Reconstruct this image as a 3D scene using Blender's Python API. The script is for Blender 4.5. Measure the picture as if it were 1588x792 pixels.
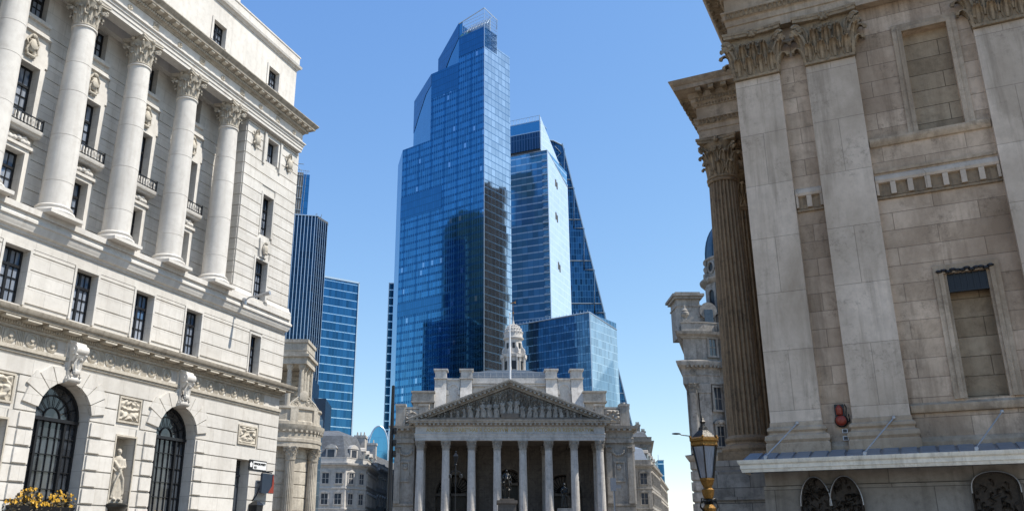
import bpy, bmesh, math, random
from mathutils import Vector, Matrix, noise
R = math.radians
random.seed(7)
sc = bpy.context.scene
for o in list(bpy.data.objects): bpy.data.objects.remove(o)
COL = sc.collection

# ------------------------------------------------ camera, world, sun, exposure
cam = bpy.data.cameras.new('camera'); camo = bpy.data.objects.new('camera', cam); COL.objects.link(camo)
camo.location = (0, 0, 1.7); camo.rotation_euler = (R(90+18.5), 0, 0)
cam.sensor_width = 36; cam.lens = 36*1335/1588; cam.shift_x = 39/1588; cam.clip_end = 6000; cam.clip_start = .1
sc.camera = camo
SUN_H, SUN_E = 98.0, 55.0          # heading clockwise from +Y, elevation
w = bpy.data.worlds.new('World'); sc.world = w; w.use_nodes = True
wn = w.node_tree; wn.nodes.clear()
sky = wn.nodes.new('ShaderNodeTexSky'); sky.sky_type = 'NISHITA'; sky.sun_disc = False
sky.sun_elevation = R(SUN_E); sky.sun_rotation = R(SUN_H)
sky.altitude = 0; sky.air_density = 1.0; sky.dust_density = 0.2; sky.ozone_density = 3.0
bg = wn.nodes.new('ShaderNodeBackground'); bg.inputs[1].default_value = 0.15
wo = wn.nodes.new('ShaderNodeOutputWorld')
sp_ = wn.nodes.new('ShaderNodeSeparateColor'); cb_ = wn.nodes.new('ShaderNodeCombineColor'); wn.links.new(sky.outputs[0], sp_.inputs[0])
for i_, (k_, e_) in enumerate(((.80, 1.06), (1.06, .84), (2.02, .47))):      # tone response of the picture, channel by channel
    pw_ = wn.nodes.new('ShaderNodeMath'); pw_.operation = 'POWER'; pw_.inputs[1].default_value = e_
    ml_ = wn.nodes.new('ShaderNodeMath'); ml_.operation = 'MULTIPLY'; ml_.inputs[1].default_value = k_
    wn.links.new(sp_.outputs[i_], pw_.inputs[0]); wn.links.new(pw_.outputs[0], ml_.inputs[0]); wn.links.new(ml_.outputs[0], cb_.inputs[i_])
wn.links.new(cb_.outputs[0], bg.inputs[0]); wn.links.new(bg.outputs[0], wo.inputs[0])
sun = bpy.data.lights.new('sun', 'SUN'); sun.energy = 4.1; sun.angle = R(.53); sun.color = (1, .94, .84)
suno = bpy.data.objects.new('sun', sun); COL.objects.link(suno)
sd = Vector((math.sin(R(SUN_H))*math.cos(R(SUN_E)), math.cos(R(SUN_H))*math.cos(R(SUN_E)), math.sin(R(SUN_E))))
suno.rotation_euler = (-sd).to_track_quat('-Z', 'Y').to_euler()
sc.view_settings.view_transform = 'Standard'; sc.view_settings.look = 'None'
sc.view_settings.gamma = 1; sc.view_settings.use_curve_mapping = False; sc.view_settings.exposure = 0.6
sc.cycles.max_bounces = 8; sc.cycles.diffuse_bounces = 3; sc.cycles.glossy_bounces = 4
sc.cycles.caustics_reflective = False; sc.cycles.caustics_refractive = False
sc.cycles.sample_clamp_indirect = 6; sc.cycles.use_denoising = True

# ------------------------------------------------ materials
class NT:
    def __init__(s, name):
        s.m = bpy.data.materials.new(name); s.m.use_nodes = True
        s.t = s.m.node_tree; s.t.nodes.clear()
        s.out = s.t.nodes.new('ShaderNodeOutputMaterial')
        s.p = s.t.nodes.new('ShaderNodeBsdfPrincipled'); s.t.links.new(s.p.outputs[0], s.out.inputs[0])
    def n(s, typ, **k):
        x = s.t.nodes.new('ShaderNode'+typ)
        for a, v in k.items(): setattr(x, a, v)
        return x
    def l(s, a, b): s.t.links.new(a, b)
    def v(s, inp, val):
        if hasattr(val, 'links') or isinstance(val, bpy.types.NodeSocket): s.l(val, inp)
        else: inp.default_value = val
    def math(s, op, a, b=0, c=None, clamp=False):
        x = s.n('Math', operation=op); x.use_clamp = clamp
        s.v(x.inputs[0], a); s.v(x.inputs[1], b)
        if c is not None: s.v(x.inputs[2], c)
        return x.outputs[0]
    def mix(s, f, a, b, mode='MIX'):
        x = s.n('Mix', data_type='RGBA', blend_type=mode)
        s.v(x.inputs[0], f); s.v(x.inputs[6], a); s.v(x.inputs[7], b)
        return x.outputs[2]
    def noise(s, vec, scale, detail=4, rough=.6, dist=0):
        x = s.n('TexNoise'); x.inputs['Scale'].default_value = scale; x.inputs['Detail'].default_value = detail
        x.inputs['Roughness'].default_value = rough; x.inputs['Distortion'].default_value = dist
        if vec is not None: s.l(vec, x.inputs['Vector'])
        return x.outputs[0]
    def ramp(s, f, pts):
        x = s.n('ValToRGB'); e = x.color_ramp.elements
        while len(e) < len(pts): e.new(.5)
        for i, (p, c) in enumerate(pts):
            e[i].position = p; e[i].color = (c, c, c, 1) if not isinstance(c, tuple) else (*c, 1)
        s.v(x.inputs[0], f); return x.outputs[0]
    def pos(s): return s.n('NewGeometry').outputs['Position']
    def obj(s): return s.n('TexCoord').outputs['Object']
    def sep(s, v):
        x = s.n('SeparateXYZ'); s.l(v, x.inputs[0]); return x.outputs
    def comb(s, a, b, c=0):
        x = s.n('CombineXYZ'); s.v(x.inputs[0], a); s.v(x.inputs[1], b); s.v(x.inputs[2], c); return x.outputs[0]
    def scalev(s, v, k):
        x = s.n('Mapping'); s.l(v, x.inputs[0]); x.inputs['Scale'].default_value = k; return x.outputs[0]

def rgb(c): return (*c, 1)
def simple(name, c, rough=.6, metal=0, var=.12, scale=6, bump=0, spec=.5, coat=0):
    t = NT(name); n = t.noise(t.pos(), scale, 4)
    d = tuple(x*(1-var*1.6) for x in c); h = tuple(min(1, x*(1+var)) for x in c)
    t.l(t.mix(n, rgb(d), rgb(h)), t.p.inputs['Base Color'])
    t.p.inputs['Roughness'].default_value = rough; t.p.inputs['Metallic'].default_value = metal
    t.p.inputs['Specular IOR Level'].default_value = spec; t.p.inputs['Coat Weight'].default_value = coat
    if bump:
        b = t.n('Bump'); b.inputs['Strength'].default_value = bump; b.inputs['Distance'].default_value = .02
        t.l(t.noise(t.pos(), scale*5, 4), b.inputs['Height']); t.l(b.outputs[0], t.p.inputs['Normal'])
    return t.m

def stone(name, c, dark, light=None, var=.5, streak=.5, blocks=None, joint=.5, blockvar=.0, grime=.4, scale=1.0, bump=.25, patch=0, patchc=None):
    """weathered limestone: soft mottling, run-off streaks, soot patches, optional ashlar joints"""
    t = NT(name); P = t.pos()
    light = light or tuple(min(1, x*1.12) for x in c)
    n1 = t.noise(P, .45*scale, 6, .62)
    col = t.mix(t.ramp(n1, [(.3, 0.), (.7, 1.)]), rgb(tuple(x*(1-var*.25) for x in c)), rgb(light))
    n2 = t.noise(P, 3.3*scale, 5, .7)
    col = t.mix(t.math('MULTIPLY', t.ramp(n2, [(.45, 0.), (.75, 1.)]), .5*var), col, rgb(dark))
    st = t.noise(t.scalev(P, (2.6*scale, 2.6*scale, .16*scale)), 1.0, 5, .65, .3)
    col = t.mix(t.math('MULTIPLY', t.ramp(st, [(.5, 0.), (.78, 1.)]), streak), col, rgb(dark))
    g = t.noise(P, .9*scale, 8, .75, .6)
    col = t.mix(t.math('MULTIPLY', t.ramp(g, [(.52, 0.), (.66, 1.)]), grime), col, rgb(tuple(x*.75 for x in dark)))
    if patch:       # broad brown weathering and hard-edged soot crusts
        q1 = t.noise(t.scalev(P, (1, 1, .6)), .42*scale, 7, .62, .3); col = t.mix(t.math('MULTIPLY', t.ramp(q1, [(.38, 0.), (.68, 1.)]), patch), col, rgb(patchc or tuple(x*1.5 for x in dark)))
        q2 = t.noise(t.scalev(P, (1.5, 1.5, .12)), 1.1*scale, 6, .7, .1); col = t.mix(t.math('MULTIPLY', t.ramp(q2, [(.52, 0.), (.74, 1.)]), patch*.8), col, rgb(dark))
        q3 = t.noise(P, 5*scale, 8, .85); q4 = t.noise(P, .8*scale, 3)
        col = t.mix(t.math('MULTIPLY', t.math('MULTIPLY', t.ramp(q3, [(.5, 0.), (.68, 1.)]), t.ramp(q4, [(.46, 0.), (.6, 1.)])), patch*.7), col, rgb(tuple(x*.7 for x in dark)))
    hgt = t.noise(P, 26, 5, .7)
    if blocks:
        bw, bh = blocks; o = t.sep(t.obj())
        u = t.math('ADD', o[0], o[1]); vec = t.comb(u, o[2])
        br = t.n('TexBrick'); t.l(vec, br.inputs['Vector'])
        br.inputs['Scale'].default_value = 1; br.inputs['Brick Width'].default_value = bw; br.inputs['Row Height'].default_value = bh
        br.inputs['Mortar Size'].default_value = .012; br.inputs['Mortar Smooth'].default_value = .3
        br.inputs['Color1'].default_value = (0, 0, 0, 1); br.inputs['Color2'].default_value = (1, 1, 1, 1)
        br.inputs['Mortar'].default_value = (.5, .5, .5, 1); br.offset = .5
        bv = t.n('RGBToBW'); t.l(br.outputs['Color'], bv.inputs[0])
        if blockvar:
            k = t.math('MULTIPLY_ADD', bv.outputs[0], blockvar, 1-blockvar*.55)
            kk = t.comb(k, t.math('MULTIPLY_ADD', bv.outputs[0], blockvar*1.1, 1-blockvar*.6), t.math('MULTIPLY_ADD', bv.outputs[0], blockvar*1.25, 1-blockvar*.68))
            col = t.mix(1.0, col, kk, 'MULTIPLY')
        col = t.mix(t.math('MULTIPLY', br.outputs['Fac'], joint), col, rgb(tuple(x*.35 for x in dark)))
        hgt = t.math('SUBTRACT', t.math('MULTIPLY', hgt, .35), t.math('MULTIPLY', br.outputs['Fac'], 1.0))
    t.l(col, t.p.inputs['Base Color']); t.p.inputs['Roughness'].default_value = .86
    t.p.inputs['Specular IOR Level'].default_value = .25
    b = t.n('Bump'); b.inputs['Strength'].default_value = bump; b.inputs['Distance'].default_value = .03
    t.l(hgt, b.inputs['Height']); t.l(b.outputs[0], t.p.inputs['Normal'])
    return t.m

def tower(name, tint, fh=3.9, band=.22, mw=1.5, mull=.09, bandc=None, mullc=None, rough=.06, vary=.35, tilt=.006,
          metal=.95, bay=0, bayw=.1, lit=0, bright=1.0, u_only=None):
    """coated curtain wall: storey bands, mullions, each pane tinted and tilted a little differently"""
    t = NT(name); o = t.sep(t.obj())
    u = t.math('DIVIDE', t.math('ADD', o[0], o[1]), mw); v = t.math('DIVIDE', o[2], fh)
    fu, fv = t.math('FRACT', u), t.math('FRACT', v); iu, iv = t.math('FLOOR', u), t.math('FLOOR', v)
    wn_ = t.n('TexWhiteNoise', noise_dimensions='2D'); t.l(t.comb(iu, iv), wn_.inputs['Vector'])
    r = wn_.outputs['Value']
    zone = t.noise(t.comb(t.math('DIVIDE', iu, 9), t.math('DIVIDE', iv, 5)), 1.0, 3)
    rr = t.math('MULTIPLY', t.math('ADD', r, zone), .5)
    dk = tuple(x*(1-vary) for x in tint); lt = tuple(min(1, x*(1+vary*.9)*bright) for x in tint)
    col = t.mix(rr, rgb(dk), rgb(lt))
    if lit:
        col = t.mix(t.math('MULTIPLY', t.math('GREATER_THAN', r, 1-lit), .55), col, (.55, .72, .9, 1))
    mb = t.math('LESS_THAN', fv, band); mm = t.math('LESS_THAN', fu, mull)
    bandc = bandc or tuple(x*.6 for x in tint); mullc = mullc or bandc
    col = t.mix(mb, col, rgb(bandc)); col = t.mix(mm, col, rgb(mullc))
    solid = t.math('MAXIMUM', mb, mm)
    if bay:
        mbay = t.math('LESS_THAN', t.math('FRACT', t.math('DIVIDE', t.math('ADD', o[0], o[1]), bay)), bayw)
        col = t.mix(mbay, col, rgb(bandc)); solid = t.math('MAXIMUM', solid, mbay)
    t.l(col, t.p.inputs['Base Color'])
    t.l(t.math('MULTIPLY_ADD', solid, -.12, metal), t.p.inputs['Metallic'])
    t.l(t.math('MULTIPLY_ADD', solid, .12, rough), t.p.inputs['Roughness'])
    g = t.n('NewGeometry'); w2 = t.n('VectorMath', operation='SUBTRACT'); t.l(wn_.outputs['Color'], w2.inputs[0]); w2.inputs[1].default_value = (.5, .5, .5)
    w3 = t.n('VectorMath', operation='SCALE'); t.l(w2.outputs[0], w3.inputs[0]); w3.inputs['Scale'].default_value = tilt*2
    w4 = t.n('VectorMath', operation='ADD'); t.l(g.outputs['Normal'], w4.inputs[0]); t.l(w3.outputs[0], w4.inputs[1])
    w5 = t.n('VectorMath', operation='NORMALIZE'); t.l(w4.outputs[0], w5.inputs[0]); t.l(w5.outputs[0], t.p.inputs['Normal'])
    return t.m

def pane_mat(name, top=(.03, .06, .11), cur=(.46, .49, .55), amt=.8, sc_=9.):
    """window glass with net curtains hanging behind it"""
    t = NT(name); P = t.pos(); o = t.sep(t.obj())
    f = t.noise(t.scalev(P, (sc_, sc_, .25)), 1.0, 3, .6)
    big = t.noise(P, .9, 2)
    c = t.mix(t.ramp(f, [(.3, 0.), (.7, 1.)]), rgb(tuple(x*.45 for x in cur)), rgb(cur))
    oi = t.n('ObjectInfo'); rnd = oi.outputs['Random']
    zz = t.math('ADD', o[2], t.math('MULTIPLY', rnd, .9))
    k = t.math('MULTIPLY', t.math('MULTIPLY', t.math('LESS_THAN', zz, 1.9), t.math('MULTIPLY_ADD', rnd, .6, .4)), amt)
    k = t.math('MAXIMUM', k, t.math('MULTIPLY', t.ramp(big, [(.45, 0.), (.52, 1.)]), amt*.8))
    tp = t.mix(t.math('MULTIPLY', rnd, .8), rgb(top), rgb(tuple(min(1, x*3+.02) for x in top)))
    t.l(t.mix(k, tp, c), t.p.inputs['Base Color'])
    t.p.inputs['Roughness'].default_value = .08; t.p.inputs['Specular IOR Level'].default_value = .9
    b = t.n('Bump'); b.inputs['Strength'].default_value = .06; b.inputs['Distance'].default_value = .05
    t.l(t.noise(P, 1.4, 2), b.inputs['Height']); t.l(b.outputs[0], t.p.inputs['Normal'])
    return t.m

M = {}
M['bank'] = stone('pale_portland_stone', (.62, .595, .555), (.30, .265, .22), var=.45, streak=.34, grime=.16, blocks=(1.5, .62), joint=.3, blockvar=.1, bump=.15)
M['bank_plain'] = stone('pale_smooth_stone', (.64, .615, .575), (.34, .30, .26), var=.5, streak=.42, grime=.22, bump=.12)
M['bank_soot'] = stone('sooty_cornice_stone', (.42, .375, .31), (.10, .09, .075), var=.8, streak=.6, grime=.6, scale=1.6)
M['bank_warm'] = stone('warm_carved_stone', (.54, .495, .42), (.17, .14, .11), var=.7, streak=.3, grime=.3, scale=2)
M['man'] = stone('weathered_ashlar', (.64, .495, .365), (.15, .105, .07), var=.7, streak=.4, grime=.3, blocks=(2.3, .565), joint=.45, blockvar=.3, bump=.5, patch=.95, patchc=(.29, .21, .145))
M['man_pil'] = stone('pilaster_stone', (.67, .56, .45), (.25, .20, .15), var=.5, streak=.35, grime=.14, blocks=(3.7, 1.83), joint=.4, blockvar=.14, bump=.4, patch=1.0, patchc=(.38, .305, .23))
M['man_plain'] = stone('weathered_plain_stone', (.56, .45, .335), (.17, .13, .09), var=.9, streak=.7, grime=.55, bump=.45, patch=.9, patchc=(.28, .205, .135))
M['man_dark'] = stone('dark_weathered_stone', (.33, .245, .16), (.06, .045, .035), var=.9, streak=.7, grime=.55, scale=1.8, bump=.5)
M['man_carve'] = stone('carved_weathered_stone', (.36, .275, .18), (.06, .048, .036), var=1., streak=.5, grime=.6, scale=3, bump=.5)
M['man_grey'] = stone('grey_basement_stone', (.38, .35, .31), (.12, .105, .09), var=.8, streak=.6, grime=.4, blocks=(2.1, .8), joint=.6, blockvar=.2, bump=.4, patch=.6)
M['man_brown'] = stone('brown_stained_stone', (.40, .31, .21), (.13, .09, .055), var=.8, streak=.6, grime=.4, blocks=(2.3, .565), joint=.7, blockvar=.3, bump=.5, patch=.4)
M['man_base'] = stone('sooty_basement_stone', (.34, .31, .27), (.05, .05, .05), var=1., streak=.6, grime=.5, blocks=(1.1, .5), joint=.7, blockvar=.35, bump=.5)
M['re'] = stone('exchange_stone', (.46, .42, .365), (.11, .095, .08), var=.9, streak=.65, grime=.55, patch=.35, scale=.7, bump=.2)
M['re_pale'] = stone('exchange_pale_stone', (.56, .53, .49), (.18, .165, .15), var=.7, streak=.55, grime=.4, scale=.7, bump=.2)
M['re_dark'] = stone('exchange_dark_stone', (.2, .17, .14), (.07, .06, .05), var=1., streak=.6, grime=.6, scale=.9, blocks=(1.6, .7), joint=.5, bump=.3)  # darkened so the portico's inner shade is partly in the colour
M['merc'] = stone('cornhill_stone', (.42, .39, .35), (.08, .07, .06), var=1.0, streak=.8, grime=.65, patch=.4, scale=.9, bump=.3)
M['merc_dark'] = stone('cornhill_sooty_stone', (.26, .24, .21), (.06, .055, .05), var=1., streak=.6, grime=.6, bump=.3)
M['boe'] = stone('corner_pavilion_stone', (.55, .5, .42), (.13, .11, .085), patch=.35, var=.9, streak=.5, grime=.4, scale=1.1, bump=.3)
M['frame'] = simple('dark_bronze_frame', (.02, .021, .024), .4, .3)
M['pane'] = pane_mat('curtained_glass')
M['pane_dark'] = pane_mat('dark_glass', (.012, .014, .018), (.10, .12, .15), .6, 4)
M['slate'] = stone('slate_roofing', (.13, .14, .155), (.07, .075, .085), var=.7, streak=.3, grime=.2, blocks=(.5, .25), joint=.5, blockvar=.3)
M['lead'] = simple('lead_sheet', (.23, .26, .30), .45, .3, .2, 3)
M['bronze'] = simple('dark_bronze', (.035, .033, .03), .32, .7, .5, 9, .4)
M['bronze_dark'] = simple('brown_cast_bronze', (.045, .034, .025), .3, .6, .8, 16, .6)
M['iron'] = simple('black_painted_iron', (.012, .013, .016), .4, .2)
M['gold'] = simple('worn_gilding', (.22, .115, .026), .42, .7, .85, 30, .5)
M['gilt_letters'] = simple('gilded_letters', (.45, .32, .14), .4, .5)
M['cream'] = stone('cream_painted_fascia', (.86, .79, .66), (.25, .21, .15), var=.6, streak=.5, grime=.25, scale=2, bump=.2)
M['steel'] = simple('galvanised_steel', (.42, .43, .45), .4, .5, .2, 10)
M['canopy'] = simple('canopy_sheet', (.12, .16, .22), .3, .4, .3, 4)
M['red'] = simple('red_enamel', (.24, .03, .014), .4, 0, .15, 30)
M['white'] = simple('white_enamel', (.8, .8, .8), .4)
M['navy'] = simple('navy_cladding', (.012, .03, .065), .3, .2, .4, .2)
M['flower'] = simple('yellow_blossom', (.75, .38, .03), .6, 0, .5, 25)
M['leafm'] = simple('planter_foliage', (.10, .08, .045), .6, 0, .5, 18)
M['lampglass'] = pane_mat('lantern_glass', (.05, .07, .1), (.2, .26, .34), 1., 30)
M['asphalt'] = simple('asphalt', (.05, .05, .052), .85, 0, .3, 8, .3)
M['paving'] = simple('york_stone_paving', (.34, .30, .25), .8, 0, .3, 2, .2)
M['groundm'] = simple('city_ground', (.27, .245, .21), .9, 0, .3, .05)
M['paint'] = simple('road_paint', (.7, .7, .68), .7)
# ------------------------------------------------ mesh builder
# parts that come in several separate pieces: each piece becomes an object of its own
SPLIT = dict(blind_window_surround=.3, string_course=.4, wing_wall=.5, guttae_recess=.2, guttae_band=.6, wing_entablature=.6, wing_parapet=.6, crest_relief=.3, swag=1.2, attic_shoulder=.8, vent=1.0, pier_base=.3, wing_modillions=1.2, upper_cornice=.1, attic_wall=.05, gate=.3, side_pilasters=9, crown_deck=.1, modillions=1.2, rake_modillions=.9, leaf_moulding=.3, egg_moulding=.3, dentils=.3, louvre=.2, turret_window=1, frieze_ornament=2.0, mutules=1.2, portico_back_wall=.3, ribs=2.0)
class MB:
    def __init__(s): s.v = []; s.f = []
    def add(s, vs, fs, mat=None):
        b = len(s.v)
        for p in vs:
            p = Vector(p)
            if mat is not None: p = mat @ p
            s.v.append(tuple(p))
        for f in fs: s.f.append([b+i for i in f])
        return s
    def box(s, x0, x1, y0, y1, z0, z1, mat=None):
        vs = [(x, y, z) for z in (z0, z1) for y in (y0, y1) for x in (x0, x1)]
        return s.add(vs, [(0, 2, 3, 1), (4, 5, 7, 6), (0, 1, 5, 4), (2, 6, 7, 3), (0, 4, 6, 2), (1, 3, 7, 5)], mat)
    def frust(s, c, a, b, z0, a2, b2, z1, mat=None):   # tapered block, half sizes
        x, y = c
        vs = [(x-a, y-b, z0), (x+a, y-b, z0), (x+a, y+b, z0), (x-a, y+b, z0), (x-a2, y-b2, z1), (x+a2, y-b2, z1), (x+a2, y+b2, z1), (x-a2, y+b2, z1)]
        return s.add(vs, [(3, 2, 1, 0), (4, 5, 6, 7), (0, 1, 5, 4), (1, 2, 6, 5), (2, 3, 7, 6), (3, 0, 4, 7)], mat)
    def prism(s, poly, ax, a0, a1, mat=None):
        n = len(poly)
        def P(q, a): return {'x': (a, q[0], q[1]), 'y': (q[0], a, q[1]), 'z': (q[0], q[1], a)}[ax]
        vs = [P(q, a0) for q in poly]+[P(q, a1) for q in poly]
        fs = [list(range(n))[::-1], list(range(n, 2*n))]+[(i, (i+1) % n, n+(i+1) % n, n+i) for i in range(n)]
        return s.add(vs, fs, mat)
    def lathe(s, prof, n=24, c=(0, 0), a0=0, a1=360, mat=None, caps=True):
        full = abs(a1-a0) >= 360; m = n if full else n+1
        vs = []
        for (r, z) in prof:
            for i in range(m):
                t = R(a0+(a1-a0)*i/n); vs.append((c[0]+r*math.cos(t), c[1]+r*math.sin(t), z))
        fs = []
        for k in range(len(prof)-1):
            for i in range(n):
                j = (i+1) % m; fs.append((k*m+i, k*m+j, (k+1)*m+j, (k+1)*m+i))
        if caps and full:
            fs.append(list(range(m))[::-1]); fs.append([(len(prof)-1)*m+i for i in range(m)])
        return s.add(vs, fs, mat)
    def fluted(s, r0, r1, z0, z1, c=(0, 0), fl=24, depth=.09, seg=4, rows=8, mat=None):
        m = fl*seg; vs = []
        for k in range(rows+1):
            t = k/rows; r = r0+(r1-r0)*(t**1.6); z = z0+(z1-z0)*t
            for i in range(m):
                q = (i % seg)/seg; d = math.sin(math.pi*min(1, q*seg/(seg-1)) if q*seg < seg-.5 else 0)
                rr = r*(1-depth*max(0, d)); a = 2*math.pi*i/m
                vs.append((c[0]+rr*math.cos(a), c[1]+rr*math.sin(a), z))
        fs = [(k*m+i, k*m+(i+1) % m, (k+1)*m+(i+1) % m, (k+1)*m+i) for k in range(rows) for i in range(m)]
        return s.add(vs, fs, mat)
    def tube(s, pts, r, n=8, mat=None, r2=None):
        pts = [Vector(p) for p in pts]; vs = []; N = len(pts)
        for k, p in enumerate(pts):
            d = (pts[min(k+1, N-1)]-pts[max(k-1, 0)])
            if d.length < 1e-9: d = Vector((0, 0, 1))
            q = d.to_track_quat('Z', 'Y'); rr = r if r2 is None else r+(r2-r)*k/max(1, N-1)
            for i in range(n):
                a = 2*math.pi*i/n; vs.append(p+q @ Vector((rr*math.cos(a), rr*math.sin(a), 0)))
        fs = [(k*n+i, k*n+(i+1) % n, (k+1)*n+(i+1) % n, (k+1)*n+i) for k in range(N-1) for i in range(n)]
        fs.append(list(range(n))[::-1]); fs.append([(N-1)*n+i for i in range(n)])
        return s.add(vs, fs, mat)
    def ball(s, c, r, n=10, m=6, mat=None):
        if isinstance(r, (int, float)): r = (r, r, r)
        vs = [(c[0], c[1], c[2]-r[2])]
        for k in range(1, m):
            b = -math.pi/2+math.pi*k/m
            for i in range(n):
                a = 2*math.pi*i/n; vs.append((c[0]+r[0]*math.cos(b)*math.cos(a), c[1]+r[1]*math.cos(b)*math.sin(a), c[2]+r[2]*math.sin(b)))
        vs.append((c[0], c[1], c[2]+r[2])); T = len(vs)-1; fs = []
        for i in range(n):
            fs.append((0, 1+(i+1) % n, 1+i)); fs.append((T, T-n+i, T-n+(i+1) % n))
            for k in range(m-2): fs.append((1+k*n+i, 1+k*n+(i+1) % n, 1+(k+1)*n+(i+1) % n, 1+(k+1)*n+i))
        return s.add(vs, fs, mat)
    def sweep(s, prof, path, closed=False, mat=None):
        """prof: (out, z) closed outline; path: xy points, outward is to the right of travel"""
        N = len(path); n = len(prof); vs = []
        pv = [Vector((p[0], p[1])) for p in path]
        for i in range(N):
            a = pv[i]-pv[i-1] if (i > 0 or closed) else pv[1]-pv[0]
            b = pv[(i+1) % N]-pv[i] if (i < N-1 or closed) else pv[-1]-pv[-2]
            a = a.normalized(); b = b.normalized()
            na, nb = Vector((a.y, -a.x)), Vector((b.y, -b.x))
            m_ = (na+nb); m_ = m_.normalized()/max(.25, m_.normalized().dot(nb)) if m_.length > 1e-6 else nb
            for (o_, z) in prof: vs.append((pv[i].x+m_.x*o_, pv[i].y+m_.y*o_, z))
        fs = [(i*n+k, i*n+(k+1) % n, ((i+1) % N)*n+(k+1) % n, ((i+1) % N)*n+k) for i in range(N if closed else N-1) for k in range(n)]
        if not closed: fs.append(list(range(n))[::-1]); fs.append([(N-1)*n+k for k in range(n)])
        return s.add(vs, fs, mat)
    def leaf(s, p, nrm, w, h, curl=.38, lobes=True):
        """acanthus leaf: ribbed, lobed, tip rolled over"""
        nrm = Vector(nrm).normalized(); t = Vector((0, 0, 1)).cross(nrm).normalized(); p = Vector(p)
        rows = [(0, .62, .03), (.2, .9, .05), (.42, 1.05, .08), (.64, 1.0, .16), (.84, .85, .32), (.97, .6, .55), (.9, .36, .85), (.78, .22, .92)]
        vs = []; J = [-1, -.72, -.42, -.14, .14, .42, .72, 1]
        for i, (z, ww, o_) in enumerate(rows):
            for k, j in enumerate(J):
                rib = .07 if k in (1, 3, 4, 6) else -.03
                lob = (1.0 if (i+k) % 2 else .8) if lobes and abs(j) == 1 else 1
                back = .16*abs(j)**2
                vs.append(p+t*(w/2*ww*j*lob)+Vector((0, 0, 1))*(h*(z-.06*abs(j)))+nrm*(h*(curl*o_+rib-back*.35)))
        n = len(J)
        fs = [(i*n+k, i*n+k+1, (i+1)*n+k+1, (i+1)*n+k) for i in range(len(rows)-1) for k in range(n-1)]
        return s.add(vs, fs)
    def volute(s, c, d, r, th):
        """spiral scroll in the vertical plane containing direction d"""
        d = Vector(d).normalized(); pts = []
        for i in range(26):
            a = -math.pi*.5+i/25*math.pi*3.4; rr = r*(1-.78*i/25)
            pts.append(Vector(c)+d*(rr*math.cos(a))+Vector((0, 0, 1))*(rr*math.sin(a)))
        s.tube(pts, th, 6, r2=th*.8)
        q = Vector((0, 0, 1)).cross(d)
        s.tube([Vector(c)-q*th*1.1, Vector(c)+q*th*1.1], r*.3, 8)
    def carve(s, x0, x1, z0, z1, y, amp, seed=0, n=26, sym=True, mat=None):
        """carved relief panel: a height field of scrolls and leaves, facing -y"""
        nx = n; nz = max(6, int(n*(z1-z0)/(x1-x0))); vs = []
        for j in range(nz+1):
            for i in range(nx+1):
                u = i/nx*2-1; v = j/nz*2-1; uu = abs(u) if sym else u
                h = noise.noise(Vector((uu*3.2+seed, v*3.4*(z1-z0)/(x1-x0), seed*1.7)))+.6*math.sin(7*uu+3*math.sin(4*v+seed))*math.sin(6*v+4*uu)
                r = math.hypot(u, v); h += .8*(math.cos(r*9)*math.exp(-r*2.2))
                e = min(1, (1-max(abs(u), abs(v)))*7); vs.append((x0+(x1-x0)*i/nx, y-amp*max(0, .35+h*.65)*e, z0+(z1-z0)*j/nz))
        m = nx+1
        return s.add(vs, [(j*m+i, j*m+i+1, (j+1)*m+i+1, (j+1)*m+i) for j in range(nz) for i in range(nx)], mat)
    def clusters(s, tol):
        n = len(s.v); par = list(range(n))
        def find(a):
            while par[a] != a: par[a] = par[par[a]]; a = par[a]
            return a
        for f in s.f:
            r0 = find(f[0])
            for q in f[1:]: par[find(q)] = r0
        bb = {}
        for i, p in enumerate(s.v):
            r = find(i); b = bb.setdefault(r, [list(p), list(p)])
            for k in range(3): b[0][k] = min(b[0][k], p[k]); b[1][k] = max(b[1][k], p[k])
        groups = [[b, {r}] for r, b in bb.items()]; ch = True
        while ch:
            ch = False; out = []
            for b, rs in groups:
                for g in out:
                    if all(b[0][k]-tol <= g[0][1][k] and g[0][0][k]-tol <= b[1][k] for k in range(3)):
                        for k in range(3): g[0][0][k] = min(g[0][0][k], b[0][k]); g[0][1][k] = max(g[0][1][k], b[1][k])
                        g[1] |= rs; ch = True; break
                else: out.append([b, rs])
            groups = out
        res = []
        for b, rs in groups:
            m = MB(); idx = {}
            for f in s.f:
                if find(f[0]) in rs:
                    for q in f:
                        if q not in idx: idx[q] = len(m.v); m.v.append(s.v[q])
                    m.f.append([idx[q] for q in f])
            res.append(m)
        return res
    def build(s, name, mat, parent=None, loc=(0, 0, 0), rz=0, smooth=28, remesh=0, **props):
        if name in SPLIT and not props.get('whole'):
            o = None
            for m in s.clusters(SPLIT[name]): o = m.build(name, mat, parent, loc, rz, smooth, remesh, whole=1)
            return o
        props.pop('whole', None)
        me = bpy.data.meshes.new(name); me.from_pydata(s.v, [], s.f); me.validate()
        bm = bmesh.new(); bm.from_mesh(me); bmesh.ops.recalc_face_normals(bm, faces=bm.faces); bm.to_mesh(me); bm.free()
        me.materials.append(M[mat] if isinstance(mat, str) else mat)
        me.polygons.foreach_set('use_smooth', [True]*len(me.polygons))
        if not remesh: me.set_sharp_from_angle(angle=R(smooth))
        o = bpy.data.objects.new(name, me); COL.objects.link(o); o.location = loc; o.rotation_euler = (0, 0, rz)
        if parent: o.parent = parent
        if remesh:
            md = o.modifiers.new('merge', 'REMESH'); md.mode = 'VOXEL'; md.voxel_size = remesh; md.use_smooth_shade = True
        for k, v in props.items(): o[k] = v
        return o

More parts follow.
